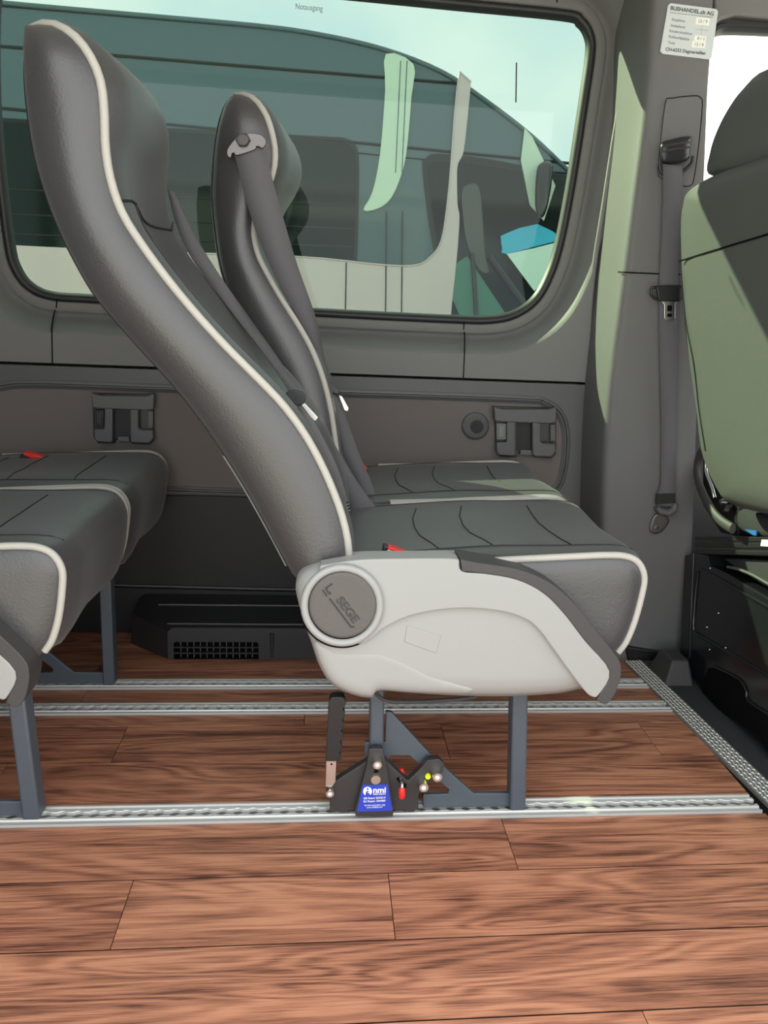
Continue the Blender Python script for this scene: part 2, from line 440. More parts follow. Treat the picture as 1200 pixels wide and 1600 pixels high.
obj('window_seal', *ringloft([(-.001, YG - .002), (.001, 2.203), (.006, 2.194), (.012, 2.191), (.018, 2.194), (.021, 2.200)]), 'rubber', win1, smooth=60)
obj('window_bezel', *ringloft([(.020, 2.201), (.0205, 2.194), (.023, 2.191), (.040, 2.191), (.043, 2.193), (.044, 2.206)]), 'wall_plastic', win1, smooth=35)
text('lettering', 'Notausgang', (462, 14), (504, 17.5), 9, YG - .0015, 'glass_print', win1)
obj('window_reveal', *ringloft([(.030, 2.214), (.048, 2.207), (.054, 2.203), (.0615, 2.185), (.083, 2.143), (.087, 2.135), (.092, YW)]), 'wall_plastic', wall, smooth=35)
# flat surround, in three pieces with seams
hole = offs(win, .092)
edgeR = [(975, -60), (982, 10), (985, 60), (979, 110), (962, 210), (945, 320), (932, 400), (924, 470), (920, 540), (918, 599)]
belt_y = lambda x: 566 + (x) * .0352
outer = [xz(P(x, y, Y=YW)) for x, y in edgeR]
zb = lambda X: None
outer += [xz(P(725, belt_y(725), Y=YW)), xz(P(400, belt_y(400), Y=YW)), xz(P(82, belt_y(82), Y=YW)), (-1.6, P(0, 566, Y=YW).z - .0), (-1.6, 1.75), (-.2, 1.75)]
outer[0] = (outer[0][0], 1.75)
s1, s2 = P(82, 520, Y=YW).x, P(725, 540, Y=YW).x; s3 = P(872, 10, Y=YW).x
vs, fs = fill(outer, (hole,), .05)
# split along the seams by clipping each triangle
def clip(poly, ax, c, sgn):
    o = []
    for i in range(len(poly)):
        a, b_ = poly[i - 1], poly[i]; da = (a[ax] - c) * sgn; db = (b_[ax] - c) * sgn
        if (da >= 0) != (db >= 0):
            t = da / (da - db); o.append((a[0] + (b_[0] - a[0]) * t, a[1] + (b_[1] - a[1]) * t))
        if db >= 0: o.append(b_)
    return o
zm = 1.05
pieces = {'low_mid': [(0, s1, 1), (0, s2, -1), (1, zm, -1)], 'right_low': [(0, s2, 1), (1, zm, -1)], 'right_up': [(0, s3, 1), (1, zm, 1)], 'left_up': [(0, s3, -1), (1, zm, 1)], 'left_low': [(0, s1, -1), (1, zm, -1)]}
poly = {}
for k_, cl in pieces.items():
    poly[k_] = []
    for f in fs:
        q = [vs[i] for i in f]
        for c_ in cl:
            if q: q = clip(q, *c_)
        if len(q) > 2 and abs(area(q)) > 1e-9: poly[k_].append(q)
def panel(polys):
    V = []; Fc = []
    for q in polys:
        n = len(V); V += [(x, YW, z) for x, z in q]; Fc.append(tuple(range(n, n + len(q))))
    return V, Fc
obj('sill_panel', *panel(poly['low_mid']), 'wall_plastic', wall)
obj('surround_panel', *panel(poly['right_low'] + poly['right_up']), 'wall_plastic', wall)
obj('surround_panel', *panel(poly['left_up'] + poly['left_low']), 'wall_plastic', wall)
obj('panel_edge', *tube([(x, YW + .006, z) for x, z in cr(outer[:10], 4)], .007, 8), 'wall_plastic', wall, smooth=60)
def seam(px, Y, r=.0016): return obj('seam', *tube([P(x, y, Y=Y) for x, y in px], r, 6), 'gap', wall)
seam([(81, 513), (82, 569)], YW); seam([(726, 545), (724, 590)], YW); seam([(872, -14), (870, 4)], YW)
seam([(89, 468), (88, 481)], 2.191); seam([(725, 503.5), (724.5, 515)], 2.191)
obj('seam', *tube([P(87, 480, Y=2.203), P(83, 497, Y=2.165), P(80.5, 514, Y=YW)], .0016, 6), 'gap', wall)
obj('seam', *tube([P(725, 514, Y=2.203), P(726, 530, Y=2.165), P(726, 546, Y=YW)], .0016, 6), 'gap', wall)
seam([(-120, belt_y(-120)), (400, belt_y(400)), (918, belt_y(918) + .5)], YW + .001, .0028)
# lower trim: plastic frame around a fabric inset
inset = cr([(-40, 640), (-30, 612), (0, 600), (60, 596), (300, 604), (600, 612), (820, 620), (852, 625), (875, 640), (887, 668), (888, 705), (884, 735), (876, 760), (858, 776), (825, 781), (560, 779), (300, 771), (60, 764), (-20, 758), (-38, 740), (-42, 690)], 4, True)
ins = [xz(P(x, y, Y=YW)) for x, y in inset]
low_out = [xz(P(x, y, Y=YW)) for x, y in ((-420, belt_y(-420) + 3), (400, belt_y(400) + 3), (918, belt_y(918) + 3), (913, 680), (905, 850), (903, 930), (400, 921), (-420, 900))]
vs, fs = fill(low_out, (ins,), .06)
obj('lower_panel', [(x, YW - .002, z) for x, z in vs], fs, 'trim_plastic', wall)
def ring2(poly, prof):
    V = []; Fc = []; n = len(poly); pp = poly if area(poly) > 0 else poly[::-1]
    for d, y in prof:
        for i in range(n):
            ax, ay = pp[i - 1]; bx, by = pp[(i + 1) % n]; tx, ty = bx - ax, by - ay; l = math.hypot(tx, ty) or 1
            V.append((pp[i][0] + ty / l * d, y, pp[i][1] - tx / l * d))
    for i in range(len(prof) - 1):
        for k in range(n): Fc.append((i * n + k, i * n + (k + 1) % n, (i + 1) * n + (k + 1) % n, (i + 1) * n + k))
    return V, Fc
obj('inset_bead', *ring2(ins, [(.004, YW - .002), (.001, YW - .004), (-.004, YW - .004), (-.006, YW + .003), (-.009, YW + .003), (-.012, YW - .001), (-.016, YW + .001), (-.017, YW + .006)]), 'trim_plastic', wall, smooth=50)
obj('fabric_inset', [(x, YW + .004, z) for x, z in ins], [tuple(range(len(ins)))], 'wall_fabric', wall)
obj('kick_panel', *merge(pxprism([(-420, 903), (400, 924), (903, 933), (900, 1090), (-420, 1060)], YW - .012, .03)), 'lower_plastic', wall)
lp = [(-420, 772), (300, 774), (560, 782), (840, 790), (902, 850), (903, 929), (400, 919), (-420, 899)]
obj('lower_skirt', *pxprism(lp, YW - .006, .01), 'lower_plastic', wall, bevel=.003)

# ceiling, ends, door side of the vehicle (openings where the light comes in)
struct(obj('ceiling', *boxm(-2.2, 2.0, .50, 2.3, 1.72, 1.76), 'headliner'))
struct(obj('wall_rear', *boxm(-2.24, -2.2, .50, 2.3, -.06, 1.76), 'wall_plastic'))
struct(obj('wall_near', *merge(boxm(-2.2, -.85, .50, .54, -.06, 1.72), boxm(.95, 1.05, .50, .54, -.06, 1.72), boxm(1.05, 2.0, .50, .54, -.06, .62), boxm(1.05, 2.0, .50, .54, 1.6, 1.72), boxm(-.85, .95, .50, .54, 1.68, 1.72)), 'wall_plastic'))
struct(obj('wall_front', *merge(boxm(2.0, 2.04, .5, 2.3, -.06, .60), boxm(2.0, 2.04, .5, 2.3, 1.66, 1.76)), 'dark_plastic'))
# pillar between window and cab door, standing proud of the wall
YP = 1.95
pil = [(-60, 1024, 1124), (60, 1016, 1118), (130, 1010, 1113), (200, 1003, 1110), (300, 990, 1106), (420, 975, 1103), (600, 952, 1096), (750, 943, 1091), (900, 940, 1084), (1047, 938, 1072)]
V = []; Fc = []; cols = 0
for y, xl, xr in cr(pil, 3):
    A = P(xl, y, Y=YP); Bq = P(xr, y, Y=YP); zz = A.z
    rr = .022
    row = [(A.x - .004, 2.2, zz), (A.x - .002, YP + .06, zz), (A.x, YP + rr, zz), (A.x + rr * .12, YP + rr * .45, zz), (A.x + rr * .45, YP + rr * .12, zz), (A.x + rr, YP, zz),
           (A.x * .5 + Bq.x * .5, YP - .002, zz), (Bq.x - rr, YP, zz), (Bq.x - rr * .4, YP + rr * .12, zz), (Bq.x, YP + rr, zz), (Bq.x + .01, YP + .12, zz), (Bq.x + .012, 2.2, zz)]
    cols = len(row); V += row
nr = len(V) // cols
for i in range(nr - 1):
    for k in range(cols - 1): Fc.append((i * cols + k, i * cols + k + 1, (i + 1) * cols + k + 1, (i + 1) * cols + k))
pillar = struct(obj('wall_pillar', V, Fc, 'pillar_plastic', smooth=50))
obj('seam', *tube([P(966, 425, Y=YP + .02), P(975, 425.5, Y=YP - .001), P(1032, 428, Y=YP - .002), P(1100, 430, Y=YP)], .0016, 6), 'gap', pillar)
obj('foot_skirt', *pxprism([(978, 1010), (1066, 1024), (1064, 1052), (985, 1046)], YP - .012, .03), 'lower_plastic', pillar, bevel=.004)
# cab door beyond the pillar
YD = 2.12
dw = cr([(1106, 75), (1117, 57), (1150, 50), (1300, 60), (1420, 90), (1480, 250), (1420, 300), (1250, 290), (1096, 285), (1092, 270), (1097, 180)], 4, True)
dwx = [xz(P(x, y, Y=YD)) for x, y in dw]
vs, fs = fill([(.78, -.05), (2.0, -.05), (2.0, 1.74), (.78, 1.74)], (dwx,), .3)
cabw = struct(obj('wall_cab', [(x, YD, z) for x, z in vs], fs, 'dark_plastic'))
obj('window_seal', *ring2(dwx, [(.02, YD - .001), (.016, YD - .014), (.008, YD - .014), (.0, YD - .002), (-.002, YD + .02)]), 'rubber', cabw, smooth=50)
struct(obj('window_2', *prism([(x, YD + .02, z) for x, z in dwx], (0, .004, 0)), 'clear_glass'))
struct(obj('trim_1', *prism([P(x, y, Y=YD - .03) for x, y in ((1115, -40), (1118, 38), (1128, 30), (1150, 24), (1260, 34), (1400, 60), (1400, -40))], (0, .03, 0)), 'wall_plastic', bevel=.006))
struct(obj('floor_outside', *boxm(-25, 25, -25, 25, -.70, -.65), 'asphalt'))

# ---------------------------------------------------------------- double seats
YS, WS, DF = 1.245, .385, .42            # side plane of the near seat, its width, spacing of the two seats
piv = P(533, 945, Y=YS)
seat = empty('double_seat', (piv.x, 1.55, 0), 'front double seat of dark leather, near backrest reclined, clamp with blue label below', 'bus seat', 'leather double seats')
Bp = [(49, 52), (42, 75), (39, 105), (42, 160), (54, 240), (75, 312), (103, 380), (143, 453), (175, 494), (210, 534), (240, 567), (270, 600), (312, 653), (355, 715), (400, 790), (430, 846), (458, 897)]
Fp = [(51, 45), (62, 39), (80, 38), (100, 45), (125, 65), (145, 95), (158, 130), (163, 175), (165, 230), (173, 280), (190, 330), (217, 375), (257, 430), (302, 485), (352, 540), (402, 590), (442, 632), (476, 678), (502, 725), (521, 768), (535, 808), (544, 850), (546, 900)]
Bp2 = [(367, 153), (352, 165), (342, 195), (336, 230), (333, 270), (332, 310), (336, 355), (342, 400), (352, 440), (368, 490), (392, 545), (420, 605), (448, 665), (472, 720), (495, 775), (512, 812)]
Fp2 = [(369, 150), (378, 148), (390, 151), (403, 161), (417, 183), (426, 212), (430, 240), (427, 268), (414, 304), (401, 330), (397, 350), (397, 372), (404, 400), (420, 432), (442, 470), (466, 508), (485, 542), (500, 578), (511, 615), (519, 655), (525, 700), (531, 745), (535, 790)]
NT = 56
SIDE = [(0, .032), (.035, .020), (.09, .009), (.17, .001), (.28, -.006), (.42, -.013), (.56, -.0165), (.70, -.0155), (.83, -.011), (.93, -.005)]
def inset_y(t): return .045 * max(0, 1 - t / .10) ** 2
def backrest(Bp, Fp, Y0):
    Bq_ = resample(cr(Bp, 5), NT); Fq_ = resample(cr(Fp, 5), NT)
    Pn = []; Bn = []
    V = []; Fc = []; cols = 0
    fpn = []; fpf = []; bpn = []; front = []
    for i in range(NT):
        t = i / (NT - 1); iy = inset_y(t)
        f = P(*Fq_[i], Y=Y0 + iy); bk = P(*Bq_[i], Y=Y0 + iy + .032)
        f0 = P(*Fq_[max(i - 1, 0)], Y=Y0); f1 = P(*Fq_[min(i + 1, NT - 1)], Y=Y0)
        tg = (f1 - f0).normalized(); nf = Vector((-tg.z, 0, tg.x))
        if nf.x < 0: nf = -nf
        b0 = P(*Bq_[max(i - 1, 0)], Y=Y0); b1 = P(*Bq_[min(i + 1, NT - 1)], Y=Y0); tb = (b1 - b0).normalized(); nb = Vector((-tb.z, 0, tb.x))
        if nb.x > 0: nb = -nb
        yn, yf = Y0 + iy, Y0 + WS - iy
        row = []
        th = min(1, (f - bk).length / .06)
        for u, dy in SIDE:                                                   # near side, back to front
            p = bk.lerp(f, u); p.y = yn + dy * (th if dy < 0 else max(th, .3)); row.append(p)
        row.append(Vector((f.x, yn, f.z)))
        hb = math.exp(-((t - .17) / .085) ** 2)                              # headrest pad
        for v in (.03, .08, .16, .28, .4, .5, .6, .72, .84, .92, .97):
            e_ = math.sin(math.pi * v)
            o_ = .012 * min(1, e_ / .25) + hb * .03 * e_ - (.03 * e_ ** 2 if t > .3 else 0) * min(1, (t - .3) / .1)
            o_ *= min(1, .25 + t / .05)
            row.append(Vector((f.x, yn + (yf - yn) * v, f.z)) + nf * o_)
        row.append(Vector((f.x, yf, f.z)))
        for u, dy in SIDE[::-1]:
            p = bk.lerp(f, u); p.y = yf - dy * (th if dy < 0 else max(th, .3)); row.append(p)
        for v in (.86, .78, .65, .5, .35, .22, .14):                             # back
            row.append(Vector((bk.x, yn + (yf - yn) * v, bk.z)) + nb * (.006 * min(1, math.sin(math.pi * v) / .4) * min(1, t / .05)))
        cols = len(row); V += row; fpn.append(Vector((f.x, yn - .001, f.z))); fpf.append(Vector((f.x, yf + .001, f.z))); bpn.append(Vector((bk.x, yn + .032 * max(th, .3), bk.z))); front.append(row[len(SIDE):len(SIDE) + 13])
    for i in range(NT - 1):
        for k in range(cols): Fc.append((i * cols + k, i * cols + (k + 1) % cols, (i + 1) * cols + (k + 1) % cols, (i + 1) * cols + k))
    Fc.append(tuple(range(cols))); Fc.append(tuple(range((NT - 1) * cols, NT * cols)))
    bo = obj('backrest', V, Fc, 'leather', seat, smooth=55)
    obj('piping', *tube(fpn, .0058, 10), 'piping', bo, smooth=80)
    obj('piping', *tube(fpf, .0058, 10), 'piping', bo, smooth=80)
    obj('back_seam', *tube(bpn, .0022, 6), 'leather_seam', bo, smooth=80)
    obj('stitching', *tube([p + Vector((-.006, -.001, .004)) for p in fpn[6:]], .0010, 5), 'leather_seam', bo, smooth=80)
    hs = int(NT * .335)
    obj('headrest_seam', *tube([front[hs + (1 if 3 < k < 10 else 0)][k] + Vector((.001, 0, 0)) for k in range(13)], .0018, 6), 'leather_seam', bo, smooth=80)
    obj('panel_seam', *tube([front[i][3] + Vector((.001, 0, .0)) for i in range(hs, NT)], .0016, 6), 'leather_seam', bo, smooth=80)
    return bo
back1 = backrest(Bp, Fp, YS)
obj('back_welt', *tube([P(x, y, Y=YS + .034) for x, y in cr([(349, 712), (372, 748), (396, 789), (424, 840), (447, 884)], 4)], .0017, 6), 'switch_grey', back1, smooth=80)
# seat cushion
top = cr([(520, 905), (560, 886), (640, 880), (750, 877), (800, 874), (900, 869), (955, 867), (982, 870), (998, 880), (1006, 900), (1003, 925), (991, 970), (977, 1003), (962, 1022)], 4)
bot = cr([(962, 1022), (930, 1040), (850, 1048), (700, 1045), (600, 1030), (530, 990), (508, 945), (520, 905)], 3)
side = top[:-1] + bot[:-1]
ns = len(side)
def cush_y(v): return YS - .006 + (WS + .018) * v
vlist = [0, .03, .1, .2, .35, .5, .65, .8, .9, .97, 1]
V = []; Fc = []; rowsC = []
cen = P(760, 950, Y=YS)
for v in vlist:
    ring = []
    for j, (x, y) in enumerate(side):
        p = P(x, y, Y=YS - .006)
        up_ = .012 * min(1, math.sin(math.pi * v) / .3) - .008 * math.sin(math.pi * v) ** 4
        if j < len(top) - 1:
            dirp = (p - cen); dirp.y = 0; dirp.normalize(); p = p + dirp * up_
        p.y = cush_y(v); ring.append(p)
    V += ring; rowsC.append(ring)
for i in range(len(vlist) - 1):
    for k in range(ns): Fc.append((i * ns + k, i * ns + (k + 1) % ns, (i + 1) * ns + (k + 1) % ns, (i + 1) * ns + k))
Vc, Fcc = pillow(side, lambda x, y, s_: P(x, y, Y=YS - .006) + Vector((0, -.010 * s_, 0)), 40, 16)
Vd = [Vector((p.x, 2 * cush_y(.5) - p.y, p.z)) for p in Vc]
cush1 = obj('seat_cushion', *merge((V, Fc), (Vc, Fcc), (Vd, Fcc)), 'leather', seat, smooth=50)
a_ = 8; b_ = len(top) - 1
pipe = [p + Vector((0, -.001, 0)) for p in rowsC[0][a_:b_]]
obj('piping', *tube(pipe, .0055, 10), 'piping', cush1, smooth=80)
obj('piping', *tube([Vector((p.x, cush_y(1) + .001, p.z)) for p in pipe], .0055, 10), 'piping', cush1, smooth=80)
def topz(X, v):
    """point on the top of the cushion"""
    ring = rowsC[min(range(len(vlist)), key=lambda q: abs(vlist[q] - v))]
    best = None
    for a, c in zip(ring[:len(top) - 2], ring[1:len(top) - 1]):
        if min(a.x, c.x) - 1e-6 <= X <= max(a.x, c.x) + 1e-6:
            t = (X - a.x) / (c.x - a.x) if c.x != a.x else 0; best = max(best or -9, a.z + (c.z - a.z) * t)
    return best if best is not None else ring[0].z
def toptube(pts, r=.0010): return tube([Vector((X, cush_y(v), topz(X, v) + .0004)) for X, v in pts], r, 6)
xf = lambda q: piv.x + q
for q in (.13, .215):
    obj('cushion_seam', *toptube([(xf(q + .02), .1), (xf(q + .012), .2), (xf(q), .35), (xf(q - .002), .5), (xf(q), .65), (xf(q + .012), .8)]), 'leather_seam', cush1, smooth=80)
obj('cushion_seam', *toptube([(xf(.36), .1), (xf(.352), .2), (xf(.348), .35), (xf(.346), .5), (xf(.348), .65), (xf(.352), .8)], .0012), 'leather_seam', cush1, smooth=80)
for v in (.1, .9):
    obj('cushion_seam', *toptube([(xf(q * .02), v) for q in range(2, 24)], .0010), 'leather_seam', cush1, smooth=80)
fs_ = [rowsC[2][j] + Vector((.0006, 0, .0006)) for j in range(len(top) - 26, len(top) - 3)]
# second seat of the pair: same shapes, set back, backrest upright
TH = math.radians(14.5)
def place(o, dx, dy, th=0, dz=0):
    r = Matrix.Rotation(th, 4, 'Y'); pl = Vector((0, 0, piv.z))           # pivot in seat coordinates
    o.rotation_euler = (0, th, 0); o.location = pl - r.to_3x3() @ pl + Vector((dx, dy, dz))
back2 = backrest(Bp2, Fp2, YS + DF)
cush2 = copy_tree(cush1, seat); place(cush2, .0, DF)
# grey side shell
YO = 1.222
def swell(h, Y): return lambda x, y, s_: P(x, y, Y=Y - h * s_)
def backto(Y): return lambda x, y: (lambda q: Vector((q.x, Y, q.z)))(P(x, y, Y=YO))
shell_px = cr([(462, 915), (470, 896), (488, 884), (515, 877), (560, 873), (640, 872), (720, 872), (790, 884), (850, 905), (900, 950), (930, 995), (940, 1040), (925, 1068), (890, 1080), (850, 1085), (790, 1088), (720, 1087), (650, 1083), (600, 1079), (586, 1082), (581, 1090), (560, 1088), (532, 1078), (512, 1062), (497, 1035), (487, 1005), (476, 975), (466, 940)], 4, True)
shell = obj('side_shell', *pillow(shell_px, swell(.020, YO), 26, 9, backto(1.262)), 'grey_shell', seat, smooth=60)
band_px = cr([(500, 884), (560, 875), (640, 873), (700, 873), (718, 875)], 4)[:-1] + cr([(718, 875), (722, 893), (760, 897), (808, 906), (848, 926), (880, 957), (914, 1001), (953, 1049), (936, 1086), (925, 1089), (912, 1078), (885, 1043), (862, 1011), (845, 988), (825, 970), (790, 957), (740, 951), (690, 953), (640, 963), (600, 982), (578, 1000), (556, 1006), (520, 985), (505, 940), (494, 905)], 4)[:-1]
obj('armrest_band', *pxprism(band_px, YO - .030, .03), 'grey_shell', shell, bevel=.004)
trim_px = cr([(719, 874), (750, 880), (810, 890), (860, 911), (900, 946), (935, 990), (966, 1029), (971, 1050), (966, 1072), (958, 1090), (946, 1101), (932, 1094)], 4)[:-1] + cr([(932, 1094), (938, 1084), (953, 1049), (914, 1001), (880, 957), (848, 926), (808, 906), (760, 897), (722, 893)], 4)
obj('armrest_trim', *pxprism(trim_px, YO - .030, .06), 'dark_plastic', shell, bevel=.003)
ring_px = ell(534, 946, 64, 63, 48)
obj('dial_ring', *pillow(ring_px, swell(.009, YO - .0255), 6, 6, backto(1.22)), 'grey_shell', shell, smooth=60)
obj('dial_rim', *tube([P(534.5 + 59 * math.cos(q * math.pi / 36), 945.5 + 58.5 * math.sin(q * math.pi / 36), Y=YO - .034) for q in range(72)], .0058, 10, closed=True), 'grey_shell', shell, smooth=60)
obj('rim_shadow', *tube([P(534.2 + 66 * math.cos(q * math.pi / 36), 946.5 + 65 * math.sin(q * math.pi / 36), Y=YO - .0275 + .002 * (q - 6) / 28) for q in range(6, 35)], .0012, 6), 'gap', shell, smooth=60)  # shadow along the lower side of the raised ring, built as a dark arc
lip_px = cr([(474, 958), (490, 992), (512, 1008), (545, 1013), (590, 1013), (630, 1026), (675, 1048), (715, 1064), (742, 1076), (735, 1082), (720, 1084), (650, 1082), (600, 1078), (588, 1080), (580, 1088), (560, 1086), (533, 1076), (514, 1061), (499, 1034), (489, 1004), (478, 974)], 4, True)
obj('lower_lip', *pillow(lip_px, swell(.0075, YO - .013), 15, 7, backto(1.225)), 'grey_shell', shell, smooth=70)
obj('dial_gap', *pxprism(ell(535.2, 945.2, 54.5, 53.5, 48), YO - .0352, .004), 'gap', shell)
dial = obj('recliner_dial', *pillow(ell(535.5, 945, 53, 52, 48), swell(.004, YO - .0352), 4, 8, backto(1.20)), 'dial_plastic', shell, smooth=60)
YT = YO - .0396
text('lettering', 'SEGE', (524.5, 938), (552.5, 974.5), 12, YT, 'dial_print', dial, bold=.035)
def bar(px, Y=YT, w=1.0):
    q = [P(x, y, Y=Y) for x, y in px]; return tube(q, .0012 * w, 6)
obj('emblem', *merge(bar([(515, 935), (549, 980)]), bar([(504.5, 922), (511, 931.5)]), bar([(509, 919), (515, 928)]), bar([(509, 919), (519, 912)]), bar([(515, 928), (517, 926)]), bar([(549, 980), (554, 978.5)])), 'dial_print', dial)
obj('blank_plate', *pxprism([(636, 977), (689, 994), (682, 1021), (632, 1003)], YO - .0213, .006), 'grey_shell', shell, bevel=.0008)
obj('height_lever', *tube([P(x, y, Y=1.25) for x, y in cr([(586, 1081), (596, 1091), (615, 1096), (660, 1096), (720, 1092), (745, 1088)], 4)], .0045, 8, flat=.7), 'dark_plastic', seat, smooth=60)
# legs, gusset, foot bar
def leg(px_top, px_bot, wpx, Y0, d=.036, name='leg'):
    (xt, yt), (xb, yb) = px_top, px_bot
    return obj(name, *pxprism([(xt - wpx / 2, yt), (xt + wpx / 2, yt), (xb + wpx / 2, yb), (xb - wpx / 2, yb)], Y0, d), 'painted_steel', seat, bevel=.004)
leg((814, 1060), (809.5, 1268), 24.5, 1.282); leg((590, 1060), (588.5, 1166), 22, 1.282)
obj('leg', *pxprism([(573, 1160), (602, 1160), (604, 1260), (576, 1260)], 1.300, .010), 'painted_steel', seat, bevel=.002)
gus = [(603, 1112), (612, 1113), (676, 1183), (694, 1199), (740, 1240), (798, 1240), (798, 1266), (790, 1263), (784, 1268), (772, 1268), (764, 1263), (748, 1268), (736, 1263), (722, 1268), (710, 1263), (696, 1268), (684, 1263), (672, 1268), (661, 1266), (661, 1242), (700, 1241), (702, 1234), (640, 1181), (610, 1181), (600, 1196), (570, 1190), (570, 1160), (602, 1159)]
obj('gusset', *pxprism(gus, 1.296, .009), 'painted_steel', seat, bevel=.0015)
obj('cross_beam', *boxm(piv.x + .24, piv.x + .28, 1.28, 1.86, .335, .372), 'painted_steel', seat, bevel=.003)
obj('cross_beam', *boxm(piv.x + .03, piv.x + .07, 1.28, 1.86, .335, .372), 'painted_steel', seat, bevel=.003)
fr_x = P(809.5, 1268, Y=1.282).x; rr_x = P(588.5, 1260, Y=1.282).x; wleg = .024
obj('leg', *boxm(fr_x - wleg / 2, fr_x + wleg / 2, 1.788, 1.822, .004, .34), 'painted_steel', seat, bevel=.003)
obj('leg', *boxm(rr_x - wleg / 2, rr_x + wleg / 2, 1.788, 1.822, .09, .34), 'painted_steel', seat, bevel=.003)
gw = [P(x, y, Y=1.296) for x, y in gus]
obj('gusset', *prism([Vector((p.x, 1.80, p.z)) for p in gw], (0, .009, 0)), 'painted_steel', seat, bevel=.0015)
for o_ in seat.children:
    if o_.name.split('.')[0] in ('leg', 'gusset'):
        for v_ in o_.data.vertices: v_.co.z = max(v_.co.z, .0062)
LEFT_COPY = list(seat.children)                                        # what the row behind shares
# floor clamp
YC_ = 1.262
clamp = obj('rail_clamp', *merge(pxprism([(517, 1223), (522, 1222), (573, 1190), (604, 1190), (634, 1218), (638, 1220), (660, 1198), (668, 1188), (686, 1186), (694, 1194), (692, 1206), (657, 1236), (654, 1241), (654, 1264), (650, 1266), (646, 1269), (636, 1269), (632, 1266), (546, 1266), (542, 1270), (532, 1270), (528, 1266), (522, 1270), (515, 1268), (516, 1240)], YC_ + .012, .016)), 'clamp_black', seat, bevel=.0012)
clamp['label'] = 'black steel floor clamp with handle and bolts'
front_pl = obj('front_plate', *pxprism([(577, 1170), (598, 1170), (604, 1196), (615, 1267), (614, 1276), (556, 1276), (554, 1267), (573, 1196)], YC_, .012), 'clamp_black', clamp, bevel=.0015)
obj('label_plate', *pxprism([(567, 1226.5), (605.5, 1225.5), (613.5, 1266.5), (557.5, 1268.5)], YC_ - .0006, .001), 'label_blue', clamp)
YL = YC_ - .0010
text('lettering', 'nmi', (583, 1238.8), (602.8, 1238.5), 8.5, YL, 'white_print', clamp, bold=.03)
text('lettering', 'Safety Systems', (583, 1242), (602.5, 1241.5), 2.2, YL, 'white_print', clamp, bold=.01)
text('lettering', 'GB Patent 2347619', (568, 1248.8), (602.3, 1247.6), 2.8, YL, 'white_print', clamp, bold=.015)
text('lettering', 'EU Patent 1034969', (568, 1253.6), (602.2, 1252.4), 2.8, YL, 'white_print', clamp, bold=.015)
text('lettering', 'Tel 0044 (0)20 8997 1000', (569, 1259.6), (601.8, 1258.8), 2.0, YL, 'white_print', clamp, bold=.01)
text('lettering', 'www.nmisafety.com', (573, 1262.8), (597.6, 1261.6), 2.0, YL, 'white_print', clamp, bold=.01)
emb = [(574.3 + 7 * math.cos(a), 1236.6 + 7 * math.sin(a)) for a in [math.radians(q) for q in range(125, 416, 12)]]
obj('emblem', *merge(pxprism(emb + [(576.5, 1238.5), (573.5, 1240.5)], YL, .0006)), 'white_print', clamp)
obj('emblem', *merge(pxprism(ell(574.5, 1233, 1.5, 1.5, 12), YL - .0004, .0006), pxprism([(571, 1241), (572, 1237.5), (574, 1236), (576.5, 1236), (573, 1241.8)], YL - .0004, .0006)), 'label_blue', clamp)
def bolt(x, y, r, Y=YC_, h=.012, m='bright_zinc', sock=True, par=None, nm='bolt'):
    c = P(x, y, Y=Y); s_ = (P(x + 10, y, Y=Y) - c).length / 10
    return obj(nm, *cyl(c, (0, -1, 0), r * s_, r * s_ * .94, h, 20, (r * s_ * .5, h * .4) if sock else None), m, par or clamp, smooth=40)
bolt(589, 1188, 7.2, h=.016); bolt(589, 1186, 6, YC_ + .004, .006)
bolt(587, 1217.5, 8, h=.003, sock=False, nm='rivet'); bolt(681.5, 1206, 7.6, YC_ + .012, .018); bolt(681, 1204, 6, YC_ + .02, .02, sock=False, nm='sleeve')
bolt(660.5, 1222, 7.6, YC_ + .012, .018); bolt(660, 1220, 6, YC_ + .02, .02, sock=False, nm='sleeve')
bolt(668.5, 1212, 4.6, YC_ + .011, .004, 'yellow', False, nm='marker_dot')
bolt(515.5, 1234.5, 6.6, YC_ + .010, .012)
obj('slot', *pxprism([(585, 1203), (588, 1200), (591, 1203), (591, 1207), (584, 1208)], YC_ - .0003, .001), 'gap', clamp)
obj('release_pin', *merge(tube([P(626, 1216, Y=YC_ + .01), P(628, 1224, Y=YC_ - .004), P(628, 1234, Y=YC_ - .008)], .0028, 8)), 'steel', clamp, smooth=60)
obj('release_knob', *tube([P(628, 1230.5, Y=YC_ - .008), P(628, 1233, Y=YC_ - .008), P(628, 1240, Y=YC_ - .008), P(628, 1246, Y=YC_ - .008), P(628, 1248, Y=YC_ - .008)], [.0035, .0052, .0056, .005, .003], 14), 'red', clamp, smooth=60)
obj('release_knob', *tube([P(626, 1201, Y=YC_ + .034), P(628.5, 1206, Y=YC_ + .034), P(630, 1209, Y=YC_ + .034)], [.003, .0045, .003], 12), 'red', clamp, smooth=60)
obj('pin_slot', *pxprism([(619, 1217), (622, 1214), (635, 1226), (635, 1231), (631, 1231)], YC_ + .0115, .001), 'gap', clamp)
grip_r = []
for q in range(41):
    y = 1096 + q * (1186 - 1096) / 40; grip_r.append((540.5 - q * .19 - 4.2 + 4.6 * abs(math.sin(math.pi * (q + 2) / 7.6)), y))
grip = [(514, 1096), (518, 1090), (528, 1089), (537, 1090)] + grip_r + [(530, 1190), (509, 1190), (510.5, 1150)]
hd = obj('handle_grip', *pxprism(grip, YC_ - .004, .02), 'black_plastic', clamp, bevel=.0012)
obj('handle_strip', *pxprism([(510, 1188), (525.5, 1188), (524.5, 1222), (519, 1230), (508.5, 1230)], YC_ + .004, .005), 'bright_zinc', clamp, bevel=.001)
